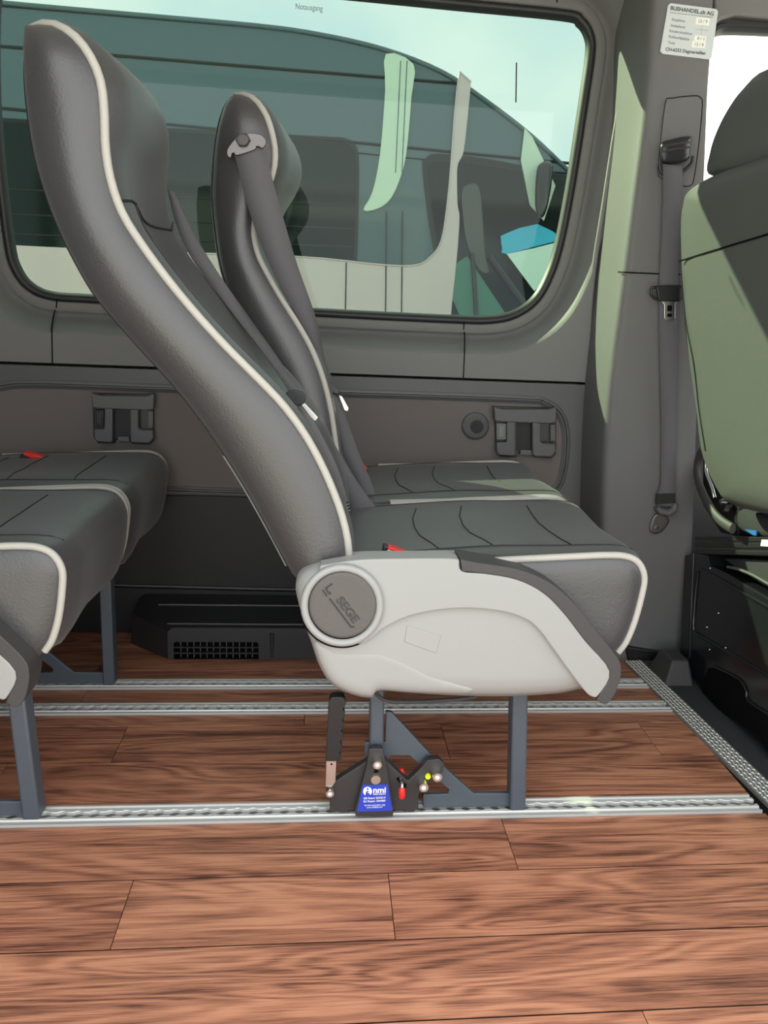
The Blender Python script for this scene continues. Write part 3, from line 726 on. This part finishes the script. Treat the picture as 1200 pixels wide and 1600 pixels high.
bolt(518, 1194, 1.6, YC_ + .004, .0006, 'gap', False, nm='hole')

for o_ in [clamp] + list(clamp.children):
    for v_ in o_.data.vertices: v_.co.z = max(v_.co.z, .0062)
# ---------------------------------------------------------------- belts of the front double seat
def belt(rows, par): return obj('webbing', *ribbon(rows), 'webbing', par, smooth=60, solid=.0016)
bl = belt([(262, 296, 272, 300, 1.60), (275, 350, 300, 360, 1.60), (300, 405, 340, 425, 1.59), (352, 475, 385, 490, 1.58), (410, 550, 432, 556, 1.50), (448, 606, 464, 604, 1.42), (455, 622, 473, 616, 1.41)], seat); bl.name = 'seat_belt'
tg_ = obj('belt_stop', *merge(pxprism(cr([(444, 617), (455, 610), (468, 611), (477, 617), (476, 628), (468, 634), (456, 630), (446, 622)], 3, True), 1.400, .012)), 'black_plastic', bl, bevel=.002)
obj('latch_tongue', *pxprism([(470, 632), (476, 630), (497, 652), (494, 658), (489, 657)], 1.402, .003), 'steel', bl, bevel=.0008)
obj('latch_tongue', *pxprism([(474, 634), (477, 633), (488, 655), (484, 656)], 1.406, .002), 'steel', bl)
b2 = belt([(462, 628, 478, 634, 1.405), (486, 690, 505, 684, 1.40), (508, 740, 528, 732, 1.40), (528, 786, 543, 780, 1.41), (538, 805, 548, 800, 1.42)], seat); b2.name = 'seat_belt'
obj('belt_stitching', *pxprism([(531, 790), (545, 784), (548, 800), (537, 807)], 1.404, .003), 'leather_seam', b2)
for q in range(3): obj('stitch', *tube([P(534 + q, 792 + q * 5, Y=1.402), P(545 + q, 787 + q * 5, Y=1.402)], .0007, 5), 'piping', b2)
b3 = belt([(478, 640, 482, 640, 1.60), (500, 690, 522, 694, 1.60), (528, 750, 560, 755, 1.60), (548, 806, 590, 797, 1.60), (552, 815, 592, 806, 1.60)], seat); b3.name = 'seat_belt'
# the far seat: belt anchor plate on its side
YA = YS + DF - .012
b4 = belt([(365, 240, 409, 226, YA - .014), (372, 262, 416, 244, YA - .018), (384, 312, 430, 296, YA - .016), (404, 372, 446, 352, YA - .012), (438, 450, 465, 415, YA), (479, 520, 492, 492, YA + .02), (499, 572, 507, 560, YA + .06), (503, 596, 514, 592, YA + .08), (508, 606, 520, 602, YA + .08)], seat); b4.name = 'seat_belt'
b4b = belt([(416, 380, 444, 372, YA + .004), (440, 440, 462, 430, YA + .008), (466, 515, 484, 505, YA + .03), (490, 580, 502, 572, YA + .07), (506, 606, 518, 600, YA + .084)], seat); b4b.name = 'seat_belt'
anc = obj('anchor_plate', *pxprism(cr([(354, 237), (358, 228), (370, 214), (382, 208.5), (398, 208), (409, 211), (415, 218), (414.5, 227), (409, 232), (405, 229), (400, 229), (398, 234), (370, 243), (366, 239), (362, 240), (361, 246), (356, 245)], 2, True), YA - .022, .006), 'dark_steel', b4, bevel=.0015)
obj('anchor_bolt', *pillow(ell(380, 219, 12, 11.5, 6), lambda x, y, s_: P(x, y, Y=YA - .024 - .006 * s_), 2, 5, lambda x, y: P(x, y, Y=YA - .018)), 'dark_steel', b4, smooth=30)
obj('anchor_cap', *pillow(ell(379, 218.5, 9.5, 9.5, 20), lambda x, y, s_: P(x, y, Y=YA - .031 - .002 * s_), 4, 5, lambda x, y: P(x, y, Y=YA - .02)), 'dial_plastic', b4, smooth=50)
st2 = obj('belt_stop', *pxprism(cr([(506, 600), (515, 597), (523, 602), (531, 610), (530, 616), (524, 616), (510, 609)], 3, True), YA + .07, .012), 'black_plastic', b4, bevel=.002)
obj('latch_tongue', *pxprism([(529, 617), (535, 620), (545, 638), (543, 643), (538, 641)], YA + .074, .003), 'steel', b4, bevel=.0008)
b5 = belt([(512, 612, 522, 612, YA + .08), (519, 650, 540, 650, YA + .08), (536, 710, 560, 706, YA + .07), (560, 760, 580, 752, YA + .06), (576, 800, 592, 792, YA + .05)], seat); b5.name = 'seat_belt'
def buckle(px, Y, redpx, d=.02):
    bk_ = obj('belt_buckle', *pxprism(px, Y, d), 'black_plastic', seat, bevel=.002)
    obj('release_button', *pxprism(redpx, Y - .002, d + .001), 'red', bk_, bevel=.0015)
    return bk_
bk1 = buckle([(600, 853), (606, 854), (640, 866), (636, 885), (594, 884)], 1.275, [(607, 854.5), (641, 866), (639, 870), (606, 858.5)])
obj('button_edge', *pxprism([(606, 858.5), (639, 870), (637, 873), (605, 862)], 1.274, .022), 'sticker', bk1)
bk2 = buckle([(560, 729), (566, 726), (575, 733), (577, 760), (556, 760)], 1.95, [(565, 724.5), (574, 731), (573, 736), (564, 730)])

# ---------------------------------------------------------------- the row behind
PITCH = P(1006, 900, Y=YS).x - P(102, 900, Y=YS).x
rowb = empty('double_seat', (piv.x - PITCH, 1.55, 0), 'rear double seat of dark leather, only its cushions and front legs in view', 'bus seat', 'leather double seats')
for ch in LEFT_COPY:
    c_ = copy_tree(ch, rowb)
    if ch.name.split('.')[0] in ('leg', 'gusset', 'cross_beam'): c_.location.x += .079        # its frame stands further forward under the cushions
bk3 = obj('belt_buckle', *pxprism([(31, 712), (38, 707), (66, 715), (66, 728), (26, 735)], 1.97, .025), 'black_plastic', rowb, bevel=.002)
obj('release_button', *pxprism([(37, 706), (66, 714), (64, 721), (36, 711)], 1.968, .027), 'red', bk3, bevel=.0015)

# ---------------------------------------------------------------- fittings on the wall
def holder(px0, mirror_grey, label):
    """moulded holder with a cross bar, two uprights and a rocker switch; px0 = pixel of its upper left corner, 98 x 84 px"""
    ox, oy = px0
    T = lambda x, y: (ox + x, oy + y + x * .022)
    r = obj('wall_holder', *pxprism([T(*q) for q in ((1, 2), (97, 2), (97, 74), (90, 81), (62, 80), (60, 74), (38, 74), (36, 80), (10, 80), (3, 72))], YW - .006, .012), 'black_plastic', bevel=.002)
    tag(r, label, 'holder', 'moulded wall holders')
    yf = YW - .030
    obj('cross_bar', *pxprism([T(*q) for q in ((0, 1), (4, 4), (14, 6), (86, 5), (96, 1), (98, 3), (97, 25), (88, 27), (10, 26), (1, 24))], yf, .024), 'trim_plastic', r, bevel=.004)
    obj('upright', *pxprism([T(*q) for q in ((20, 25), (33, 25), (33, 76), (30, 79), (8, 78), (4, 72), (4, 58), (18, 58), (20, 56))], yf + .003, .022), 'trim_plastic', r, bevel=.003)
    obj('upright', *pxprism([T(*q) for q in ((60, 25), (73, 25), (73, 55), (76, 58), (96, 58), (97, 71), (90, 79), (64, 79), (60, 76))], yf + .003, .022), 'trim_plastic', r, bevel=.003)
    obj('recess', *pxprism([T(*q) for q in ((35, 27), (59, 27), (59, 72), (35, 72))], YW - .008, .003), 'lower_plastic', r)
    obj('clip', *pxprism([T(*q) for q in ((41, 69), (59, 69), (59, 77), (41, 77))], YW - .016, .010), 'trim_plastic', r, bevel=.001)
    obj('clip', *pxprism([T(*q) for q in ((88, 28), (96, 28), (96, 54), (88, 54))], YW - .016, .010), 'trim_plastic', r, bevel=.001)
    sw = obj('rocker_switch', *pxprism([T(*q) for q in ((4, 28), (19, 28), (19, 54), (4, 54))], YW - .018, .012), 'switch_grey' if mirror_grey else 'black_plastic', r, bevel=.002)
    obj('rocker', *pxprism([T(*q) for q in ((7, 31), (16, 31), (16, 51), (7, 51))], YW - .021, .006), 'switch_grey' if mirror_grey else 'black_plastic', sw, bevel=.0015)
    return r
holder((143, 612), False, 'black moulded wall holder with dark switch above the rear seat')
holder((772, 633), True, 'black moulded wall holder with grey switch beside the round speaker')
sp = obj('wall_speaker', *pillow(ell(743, 665.5, 21.5, 21.5, 40), lambda x, y, s_: P(x, y, Y=YW - .001 - .006 * s_), 4, 5, lambda x, y: P(x, y, Y=YW + .004)), 'trim_plastic', smooth=50)
tag(sp, 'small round slotted speaker set in the fabric wall panel', 'speaker')
obj('cone', *pxprism(ell(745, 667, 10.5, 10.5, 24), YW - .0076, .002), 'gap', sp)
sp_slats = []
for q in range(-8, 9):
    o_ = q * 2.2; l_ = math.sqrt(max(0, 18.2 ** 2 - o_ ** 2))
    if l_ < 3: continue
    cx_, cy_ = 743 + o_ * .77, 665.5 - o_ * .64
    obj('slat', *tube([P(cx_ - l_ * .64, cy_ - l_ * .77, Y=YW - .0085), P(cx_ + l_ * .64, cy_ + l_ * .77, Y=YW - .0085)], .0009, 5), 'trim_plastic', sp)

# floor vent box at the foot of the wall
YV = 1.945
vb = tag(obj('floor_vent', *merge(), 'vent_plastic') if False else empty('floor_vent', (P(330, 1030, Y=YV).x, YV, 0), 'black plastic heater vent box on the floor below the window wall', 'vent'), 'black plastic heater vent box on the floor below the window wall', 'vent')
fb = [P(x, y, Y=YV) for x, y in ((242, 985), (262, 981), (560, 984), (560, 1036), (266, 1034), (244, 1024))]
g0, g1 = P(271, 1003, Y=YV), P(404, 1030, Y=YV)
hole_v = [(g0.x + .004, g0.z), (g1.x - .004, g0.z), (g1.x, g0.z - .004), (g1.x, g1.z), (g0.x, g1.z), (g0.x, g0.z - .004)]
xr = P(560, 1000, Y=YV).x; xl = P(262, 1000, Y=YV).x; xl2 = P(207, 990, Y=2.06).x; zt = P(300, 981, Y=YV).z
front_o = [(xl, .002), (xr, .002), (xr, zt - .008), (xr, zt), (xl + .012, zt), (xl, zt - .01)]
vs, fs = fill(front_o, (hole_v,))
zt2 = zt + .012
body = merge(([(x, YV, z) for x, z in vs], fs),
    ([(xl, YV, .002), (xl, YV, zt - .01), (xl + .012, YV, zt), (xr, YV, zt), (xl2, 2.04, .002), (xl2 + .006, 2.04, zt2 - .012), (xl2 + .02, 2.05, zt2), (xr, 2.05, zt2), (xl2, 2.115, .002), (xl2 + .006, 2.115, zt2), (xl2 + .02, 2.115, zt2 + .012), (xr, 2.115, zt2 + .012)],
     [(0, 1, 5, 4), (1, 2, 6, 5), (2, 3, 7, 6), (4, 5, 9, 8), (5, 6, 10, 9), (6, 7, 11, 10)]))
obj('housing', *body, 'vent_plastic', vb, smooth=25)
gd = .022
obj('grille_recess', *merge(([(g0.x, YV + gd, g0.z), (g1.x, YV + gd, g0.z), (g1.x, YV + gd, g1.z), (g0.x, YV + gd, g1.z), (g0.x, YV, g0.z), (g1.x, YV, g0.z), (g1.x, YV, g1.z), (g0.x, YV, g1.z)], [(0, 1, 2, 3), (0, 1, 5, 4), (1, 2, 6, 5), (2, 3, 7, 6), (3, 0, 4, 7)])), 'gap', vb)
for q in (1, 2): 
    z_ = g0.z + (g1.z - g0.z) * q / 3
    obj('grille_bar', *boxm(g0.x, g1.x, YV + .001, YV + .012, z_ - .0014, z_ + .0014), 'vent_plastic', vb)
for q in range(1, 13):
    x_ = g0.x + (g1.x - g0.x) * q / 13
    obj('grille_fin', *boxm(x_ - .0009, x_ + .0009, YV + .008, YV + .018, g1.z, g0.z), 'trim_plastic', vb)
for (x0_, y_, Yq) in ((248, 967, 2.06), (262, 982, 1.965)):
    a = P(x0_, y_, Y=Yq); obj('ridge', *tube([(a.x, Yq, zt + (.002 if Yq < 2 else .016)), (xr, Yq, zt + (.002 if Yq < 2 else .016))], .0024, 8), 'trim_plastic', vb, smooth=60)
a = P(425, 990, Y=YV); obj('rib', *tube([(a.x, YV + .001, zt - .012), (a.x, YV + .001, .006)], [.006, .0035], 8), 'vent_plastic', vb, smooth=60)

# ---------------------------------------------------------------- sticker on the pillar
YK = YP - .0035
stk = obj('information_sticker', *pxprism([(1048, 5), (1119, 14), (1122, 18), (1112, 90), (1108, 93), (1035, 84), (1031.5, 80), (1044, 8)], YK, .002), 'sticker')
tag(stk, 'pale printed sticker with seat numbers at the top of the pillar', 'sticker')
YK2 = YK - .0004
def sl(s_, x0, y0, x1, h, m='sticker_ink_soft', bold=.0, k=.135): return text('lettering', s_, (x0, y0), (x1, y0 + (x1 - x0) * k), h, YK2, m, stk, bold=bold)
sl('BUSHANDEL.ch AG', 1047.5, 15.2, 1115, 6.0, 'sticker_ink', .025)
sl('Verkauf, Vermietung von Bussen und Wohnmobilen', 1046.5, 20, 1114, 1.6, k=.115)
sl('Sitzplätze', 1049.5, 32, 1070, 4.2); sl('Stehplätze', 1048, 41.5, 1070.5, 4.2); sl('Kindersitzplätze', 1046, 50, 1081, 4.2); sl('Rollstuhlplätze', 1045, 59, 1077, 4.2); sl('Total', 1043.5, 68, 1054, 4.2)
sl('CH-6252 Dagmersellen', 1040, 79, 1102, 5.0, 'sticker_ink', .02, .105)
for (x_, y_, w_, h_, s_) in ((1088, 27, 21, 11, '13 / 9'), (1086, 55, 18, 9, '0 / 1'), (1082, 64, 21, 9.5, '13 / 9')):
    p_ = obj('number_field', *pxprism([(x_, y_), (x_ + w_, y_ + w_ * .1), (x_ + w_ - 1.5, y_ + h_ + w_ * .1), (x_ - 1.5, y_ + h_)], YK - .0003, .0006), 'sticker_white', stk)
    text('lettering', s_, (x_ + 3.5, y_ + h_ * .78), (x_ + w_ - 4, y_ + h_ * .78 + (w_ - 7) * .1), h_ * .52, YK - .0006, 'sticker_ink_soft', p_)
obj('rule_line', *merge(tube([P(1087, 45.5, Y=YK2), P(1106.5, 48, Y=YK2)], .0002, 4), tube([P(1097.5, 39, Y=YK2), P(1095.5, 54, Y=YK2)], .0002, 4)), 'sticker_ink_soft', stk)

# ---------------------------------------------------------------- belt of the cab seat on the pillar
pb = empty('cab_seat_belt', P(1030, 820, Y=YP), 'long grey seat belt hanging down the pillar beside the driver seat', 'seat belt')
gpl = obj('guide_cover', *pxprism(cr([(1040, 162), (1050, 154), (1085, 150), (1094, 153), (1097, 163), (1092, 220), (1084, 278), (1079, 289), (1068, 290), (1034, 278), (1029, 268), (1031, 240)], 3, True), YP - .006, .006), 'pillar_plastic', pb, bevel=.0015)
obj('cover_gap', *tube([P(x, y, Y=YP - .003) for x, y in cr([(1040, 162), (1050, 154), (1085, 150), (1094, 153), (1097, 163), (1092, 220), (1084, 278), (1079, 289), (1068, 290), (1034, 278), (1029, 268), (1031, 240)], 3, True)], .0016, 6, closed=True), 'gap', pb, smooth=60)
obj('belt_guide', *pillow(cr([(1032, 224), (1048, 218), (1070, 213), (1080, 214), (1080, 222), (1078, 238), (1078, 246), (1068, 254), (1050, 257), (1034, 255), (1031, 242)], 3, True), lambda x, y, s_: P(x, y, Y=YP - .012 - .018 * s_), 7, 6, lambda x, y: P(x, y, Y=YP)), 'black_plastic', pb, smooth=45)
for y_ in (226, 234): obj('guide_rib', *tube([P(x, y, Y=YP - .031) for x, y in ((1034, y_ + 3), (1055, y_ - 1), (1078, y_ - 4))], .0018, 6), 'dark_plastic', pb)
obj('guide_hook', *tube([P(x, y, Y=YP - .018) for x, y in cr([(1030, 256), (1034, 270), (1048, 274), (1066, 268), (1080, 256), (1083, 244)], 4)], .004, 8), 'black_plastic', pb, smooth=60)
belt([(1036, 256, 1066, 260, YP - .024), (1036, 300, 1067, 304, YP - .022), (1034, 360, 1064, 364, YP - .02), (1031, 420, 1060, 424, YP - .018), (1030, 470, 1060, 474, YP - .018), (1031, 560, 1058, 562, YP - .018), (1033, 660, 1057, 662, YP - .016), (1033, 720, 1056, 722, YP - .016), (1032, 755, 1056, 760, YP - .015), (1027, 775, 1056, 778, YP - .015), (1027, 790, 1055, 792, YP - .014)], pb)
obj('belt_fold', *tube([P(1026, 792, Y=YP - .015), P(1030, 798, Y=YP - .015), P(1042, 801, Y=YP - .015), P(1052, 796, Y=YP - .015), P(1055, 786, Y=YP - .015)], [.012, .014, .015, .014, .012], 10, flat=.6), 'webbing', pb, smooth=60)
obj('belt_stitching', *pxprism([(1026, 772), (1056, 771), (1055, 786), (1025, 788)], YP - .019, .006), 'leather_seam', pb, bevel=.001)
obj('anchor_plate', *pillow(cr([(1016, 822), (1020, 810), (1027, 803), (1040, 806), (1046, 812), (1043, 820), (1036, 829), (1026, 834), (1017, 831)], 3, True), lambda x, y, s_: P(x, y, Y=YP - .012 - .002 * s_), 2, 3, lambda x, y: P(x, y, Y=YP)), 'dark_steel', pb, smooth=35)
obj('anchor_bolt', *pillow(ell(1026, 824, 6, 6, 6), lambda x, y, s_: P(x, y, Y=YP - .012 - .004 * s_), 2, 3, lambda x, y: P(x, y, Y=YP)), 'steel', pb, smooth=30)
obj('latch_frame', *tube([P(x, y, Y=YP - .026) for x, y in cr([(1022, 449), (1062, 448), (1064, 452), (1063, 467), (1052, 469), (1028, 468), (1018, 461), (1018, 452)], 3, True)], .0034, 8, closed=True), 'black_plastic', pb, smooth=60)
obj('latch_body', *pxprism([(1026, 448), (1063, 447), (1063, 470), (1030, 469)], YP - .030, .010), 'black_plastic', pb, bevel=.002)
obj('latch_tongue', *merge(pxprism([(1033, 470), (1058, 470), (1055, 476), (1055, 498), (1051, 501), (1041, 501), (1038, 497), (1038, 476)], YP - .027, .003)), 'steel', pb, bevel=.0008)
obj('latch_slot', *merge(pxprism([(1043, 477), (1050, 477), (1050, 486), (1043, 486)], YP - .0276, .001), pxprism([(1043, 490), (1050, 490), (1050, 495), (1043, 495)], YP - .0276, .001)), 'gap', pb)

# ---------------------------------------------------------------- driver seat
XB = lambda y: .735 + (y - 250) / 540 * .10
def DP(x, y, s_=0, d=0): return P(x, y, X=XB(y) - .022 * s_ + d)
ds = empty('driver_seat', (1.1, 1.6, 0), 'dark fabric driver seat with headrest, seen from behind at the right edge', 'car seat')
back_px = cr([(1064, 350), (1067, 322), (1075, 300), (1110, 277), (1160, 258), (1230, 238), (1330, 240), (1420, 300), (1440, 420), (1430, 600), (1400, 760), (1340, 810), (1270, 818), (1200, 803), (1150, 790), (1125, 772), (1098, 712), (1088, 640), (1078, 570), (1069, 500), (1064, 430)], 4, True)
obj('backrest', *pillow(back_px, lambda x, y, s_: DP(x, y, s_), 40, 16, lambda x, y: DP(x, y, 0) + Vector((.11, 0, 0))), 'driver_fabric', ds, smooth=60)
obj('back_seam', *tube([DP(x, y, 1.03 if x > 1075 else .75) for x, y in ((1061, 408), (1072, 405), (1100, 396), (1140, 384), (1200, 366), (1300, 345))], .0018, 6), 'gap', ds)
obj('side_seam', *tube([DP(x, y, .55) for x, y in cr([(1064, 420), (1072, 505), (1084, 570), (1092, 640), (1102, 705)], 4)], .0014, 6), 'leather_seam', ds)
XH = .768
head_px = cr([(1107, 272), (1109, 240), (1118, 210), (1135, 175), (1160, 140), (1200, 108), (1290, 100), (1350, 140), (1370, 230), (1330, 262), (1200, 270), (1150, 276)], 4, True)
obj('headrest', *pillow(head_px, lambda x, y, s_: P(x, y, X=XH - .03 * s_), 34, 14, lambda x, y: P(x, y, X=XH) + Vector((.10, 0, 0))), 'driver_fabric', ds, smooth=60)
obj('cushion_base', *pillow(cr([(1150, 792), (1215, 806), (1300, 820), (1300, 850), (1200, 842), (1160, 832), (1140, 815)], 3, True), lambda x, y, s_: P(x, y, X=.92 - .02 * s_), 10, 10, lambda x, y: P(x, y, X=.92) + Vector((.4, 0, 0))), 'carpet', ds, smooth=60)
obj('hinge_cover', *tube([P(x, y, X=.86) for x, y in cr([(1098, 702), (1090, 722), (1090, 748), (1100, 775), (1114, 800), (1128, 815), (1145, 826)], 4)], .012, 10, flat=.6), 'dark_plastic', ds, smooth=60)
obj('recliner_lever', *tube([P(x, y, X=.862) for x, y in cr([(1104, 716), (1103, 735), (1112, 760), (1117, 778)], 4)], .004, 8), 'steel', ds, smooth=60)
obj('hinge_bolt', *cyl(P(1134, 784, X=.885), (-1, 0, 0), .008, .006, .012, 16), 'steel', ds, smooth=40)
obj('hinge_bracket', *prism([P(x, y, X=.89) for x, y in ((1136, 788), (1144, 789), (1138, 800), (1130, 798))], (.004, 0, 0)), 'steel', ds)
obj('hinge_block', *prism([P(x, y, X=.90) for x, y in ((1098, 700), (1125, 765), (1155, 785), (1152, 838), (1125, 832), (1098, 790))], (.05, 0, 0)), 'lower_plastic', ds, bevel=.003)
obj('tag_flap', *prism([P(x, y, X=.895) for x, y in ((1163, 827), (1182, 829), (1181, 837), (1176, 836))], (.003, 0, 0)), 'blue_tag', ds)
for (y0_, y1_) in ((838, 845), (847, 855)):
    obj('seat_slide', *prism([P(x, y, X=.885) for x, y in ((1085, y0_), (1330, y0_ + 2), (1330, y1_ + 4), (1085, y1_))], (.03, 0, 0)), 'black_plastic', ds, bevel=.002)
obj('small_tag', *prism([P(x, y, X=.883) for x, y in ((1190, 843), (1212, 844), (1211, 855), (1188, 853))], (.001, 0, 0)), 'sticker_white', ds)
# steel box carrying the driver seat
XQ = .88
bx_px = [(1083, 864), (1103, 867), (1109, 884), (1137, 897), (1200, 934), (1340, 1010), (1340, 1330), (1215, 1212), (1180, 1150), (1100, 1092), (1080, 1072), (1074, 1030)]
sb = obj('seat_box', *prism([Vector((q.x, q.y, max(q.z, .003))) for q in [P(x, y, X=XQ) for x, y in bx_px]], (.42, 0, 0)), 'driver_box', bevel=.004)
tag(sb, 'glossy black steel box carrying the driver seat', 'seat base')
obj('box_top', *prism([P(x, y, X=.884) for x, y in ((1083, 858), (1330, 862), (1330, 872), (1083, 866))], (.4, 0, 0)), 'black_plastic', sb, bevel=.003)
obj('flange', *prism([P(x, y, X=XQ - .003) for x, y in ((1070, 868), (1083, 864), (1076, 1030), (1062, 1022))], (.03, 0, 0)), 'driver_box', sb, bevel=.002)
emb_px = cr([(1090, 898), (1094, 892), (1104, 894), (1200, 948), (1300, 1005), (1312, 1020), (1308, 1110), (1295, 1112), (1200, 1055), (1092, 992), (1084, 984), (1084, 960)], 3, True)
obj('panel_bead', *tube([P(x, y, X=XQ - .001) for x, y in emb_px], .004, 8, closed=True), 'driver_box', sb, smooth=60)
for x, y in ((1079, 966), (1072, 975), (1074, 930), (1068, 930), (1070, 940), (1110, 888), (1123, 958), (1105, 980), (1109, 1015), (1134, 1012)):
    obj('rivet', *cyl(P(x, y, X=XQ), (-1, 0, 0), .0016, .001, .002, 8), 'steel', sb)
cut = cr([(1104, 1050), (1112, 1042), (1125, 1046), (1155, 1062), (1166, 1080), (1170, 1096), (1210, 1122), (1260, 1160), (1230, 1215), (1185, 1152), (1100, 1090)], 3, True)
obj('foot_cutout', *prism([P(x, y, X=XQ - .002) for x, y in cut], (.004, 0, 0)), 'gap', sb)
obj('cutout_edge', *tube([P(x, y, X=XQ - .002) for x, y in cut[:24]], .003, 8), 'driver_box', sb, smooth=60)
obj('top_tray', *prism([P(x, y, X=.90) for x, y in ((1128, 872), (1330, 880), (1330, 975), (1210, 926), (1150, 888))], (.03, 0, 0)), 'carpet', sb, bevel=.004)
obj('cable', *tube([P(x, y, X=.885) for x, y in cr([(1137, 886), (1152, 889), (1175, 898), (1200, 912), (1260, 945)], 4)], .0035, 8), 'trim_plastic', sb, smooth=60)
f0 = P(1056, 1067, Z=0)
fcv = merge((lambda w, h: ([(f0.x - w, f0.y - .02, .002), (f0.x + w, f0.y - .02, .002), (f0.x + w, f0.y + .09, .002), (f0.x - w, f0.y + .09, .002), (f0.x - w * .35, f0.y + .005, h), (f0.x + w * .8, f0.y + .005, h), (f0.x + w * .8, f0.y + .08, h), (f0.x - w * .35, f0.y + .08, h)], [(0, 1, 5, 4), (1, 2, 6, 5), (2, 3, 7, 6), (3, 0, 4, 7), (4, 5, 6, 7)]))(.035, .055))
fc_ = obj('bolt_cover', *fcv, 'dark_plastic', bevel=.005)
tag(fc_, 'small dark tapered bolt cover at the foot of the seat box', 'cover')

# ---------------------------------------------------------------- vehicle parked outside the window
YN = 4.8
nv = empty('parked_van', (.2, YN, -.65), 'dark slate van parked outside the window, with pale lower side and pane reflections built on', 'van')
NP = lambda px, Y=YN, d=.03: pxprism(px, Y, d)
body_px = cr([(-400, -46), (-100, -8), (0, 4), (200, 22), (400, 40), (500, 54), (600, 77), (690, 112), (760, 158), (830, 212), (890, 268), (960, 330)], 4) + [(1000, 380), (1010, 560), (1010, 760), (-400, 700)]
obj('body_side', *NP(body_px, YN, .9), 'van_slate', nv)
obj('roof_rail', *tube([P(x, y, Y=YN - .004) for x, y in body_px[:44]], .012, 8), 'van_slate', nv, smooth=60)
def groove(x0, y0, x1, y1, r=.008): return obj('groove', *tube([P(x0, y0, Y=YN), P(x1, y1, Y=YN)], r, 6), 'van_black', nv)
groove(-300, -16, 420, 44, .006); groove(-300, 48, 720, 131); groove(-300, 140, 960, 262); groove(-300, 156, 960, 278, .004)
rw = cr([(-200, 172), (0, 190), (300, 208), (500, 219), (535, 222), (551, 232), (556, 250), (555, 330), (552, 400), (540, 408), (300, 398), (-200, 372)], 4, True)
obj('window_seal', *NP(cr([(-210, 168), (0, 184), (300, 202), (500, 213), (540, 216), (556, 228), (561, 250), (560, 330), (557, 404), (545, 414), (300, 404), (-210, 378)], 4, True), YN - .006, .02), 'van_black', nv)
w1 = obj('side_window', *NP(rw, YN - .010, .012), 'van_glass', nv)
for (y0_, y1_) in ((300, 322), (340, 358), (372, 386)): obj('seat_line', *tube([P(-200, y0_ - 15, Y=YN - .0105), P(552, y1_, Y=YN - .0105)], .004, 6), 'van_black', w1)
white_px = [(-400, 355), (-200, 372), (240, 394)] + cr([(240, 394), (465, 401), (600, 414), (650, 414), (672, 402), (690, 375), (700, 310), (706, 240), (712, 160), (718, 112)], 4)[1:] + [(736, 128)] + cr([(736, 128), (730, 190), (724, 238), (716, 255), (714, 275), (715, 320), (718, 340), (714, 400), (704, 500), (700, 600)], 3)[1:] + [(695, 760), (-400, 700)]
obj('pale_side_and_reflection', *NP(white_px, YN - .016, .02), 'van_white_and_reflection', nv)  # its upright band is a door edge mirrored in the pane, built as panel
obj('pale_edge', *tube([P(x, y, Y=YN - .017) for x, y in white_px[2:40]], .005, 6), 'van_white_and_reflection', nv, smooth=60)
obj('reflected_stripe', *NP(cr([(603, 84), (646, 100), (643, 150), (636, 230), (628, 270), (612, 308), (592, 325), (568, 328), (582, 300), (594, 240), (602, 140)], 3, True), YN - .014, .016), 'van_mint_and_reflection', nv)  # reflection in the window pane, modelled as a stripe on the van
for q in (618, 628): obj('reflected_stripe_line', *tube([P(q + 8, 95, Y=YN - .015), P(q, 270, Y=YN - .015)], .0025, 6), 'van_slate', nv)
for q in (604, 629, 541): groove(q, 300 if q != 541 else 412, q - 2, 500, .004) if False else obj('door_gap', *tube([P(q, 330 if q != 541 else 410, Y=YN - .017), P(q - 2, 520, Y=YN - .017)], .004, 6), 'van_black', nv)
cabw_px = cr([(660, 262), (666, 247), (684, 240), (760, 248), (850, 266), (920, 284), (960, 330), (965, 420), (950, 520), (720, 520), (690, 440), (672, 360)], 3, True)
obj('window_seal', *NP(cabw_px, YN - .006, .02), 'van_black', nv)
cg = obj('cab_window', *NP(cr([(668, 268), (674, 256), (690, 252), (760, 259), (850, 277), (915, 294), (950, 335), (955, 420), (940, 515), (728, 515), (697, 440), (680, 360)], 3, True), YN - .010, .012), 'van_glass', nv)
obj('cab_trim', *NP([(700, 420), (730, 400), (810, 520), (730, 520), (704, 460)], YN - .014, .012), 'van_cab_green', nv)
obj('sun_blind', *NP(cr([(783, 372), (788, 366), (840, 350), (880, 375), (872, 378), (792, 397), (785, 388)], 2, True), YN - .022, .01), 'shade_blue', nv)
obj('light_blind', *NP([(792, 397), (872, 376), (866, 420), (835, 455)], YN - .022, .01), 'shade_mint', nv)
obj('pillar_bar', *tube([P(765, 400, Y=YN - .025), P(830, 490, Y=YN - .025)], .02, 8), 'van_black', nv)
obj('door_bar', *tube([P(738, 395, Y=YN - .02), P(746, 520, Y=YN - .02)], .012, 8), 'van_black', nv)
obj('cab_seat', *NP(cr([(722, 300), (732, 288), (748, 292), (754, 340), (758, 400), (764, 425), (748, 420), (730, 380), (724, 340)], 3, True), YN - .018, .012), 'trim_plastic', nv)
obj('mirror', *pillow(cr([(838, 268), (846, 254), (858, 252), (864, 262), (860, 300), (852, 334), (842, 340), (836, 320)], 3, True), lambda x, y, s_: P(x, y, Y=YN - .1 - .04 * s_), 8, 8, lambda x, y: P(x, y, Y=YN - .05)), 'van_black', nv, smooth=50)
obj('screen_edge', *NP([(820, 200), (832, 214), (868, 290), (850, 345), (828, 320), (814, 250)], YN - .02, .012), 'van_mint_and_reflection', nv)
obj('aerial', *tube([P(807, 98, Y=YN + .3), P(806, 160, Y=YN + .3)], .004, 6), 'van_black', nv)
for x_ in (-300, 520): obj('wheel', *cyl((P(x_, 700, Y=YN).x, YN - .05, -.33), (0, 1, 0), .32, .32, .2, 32), 'rubber', nv)
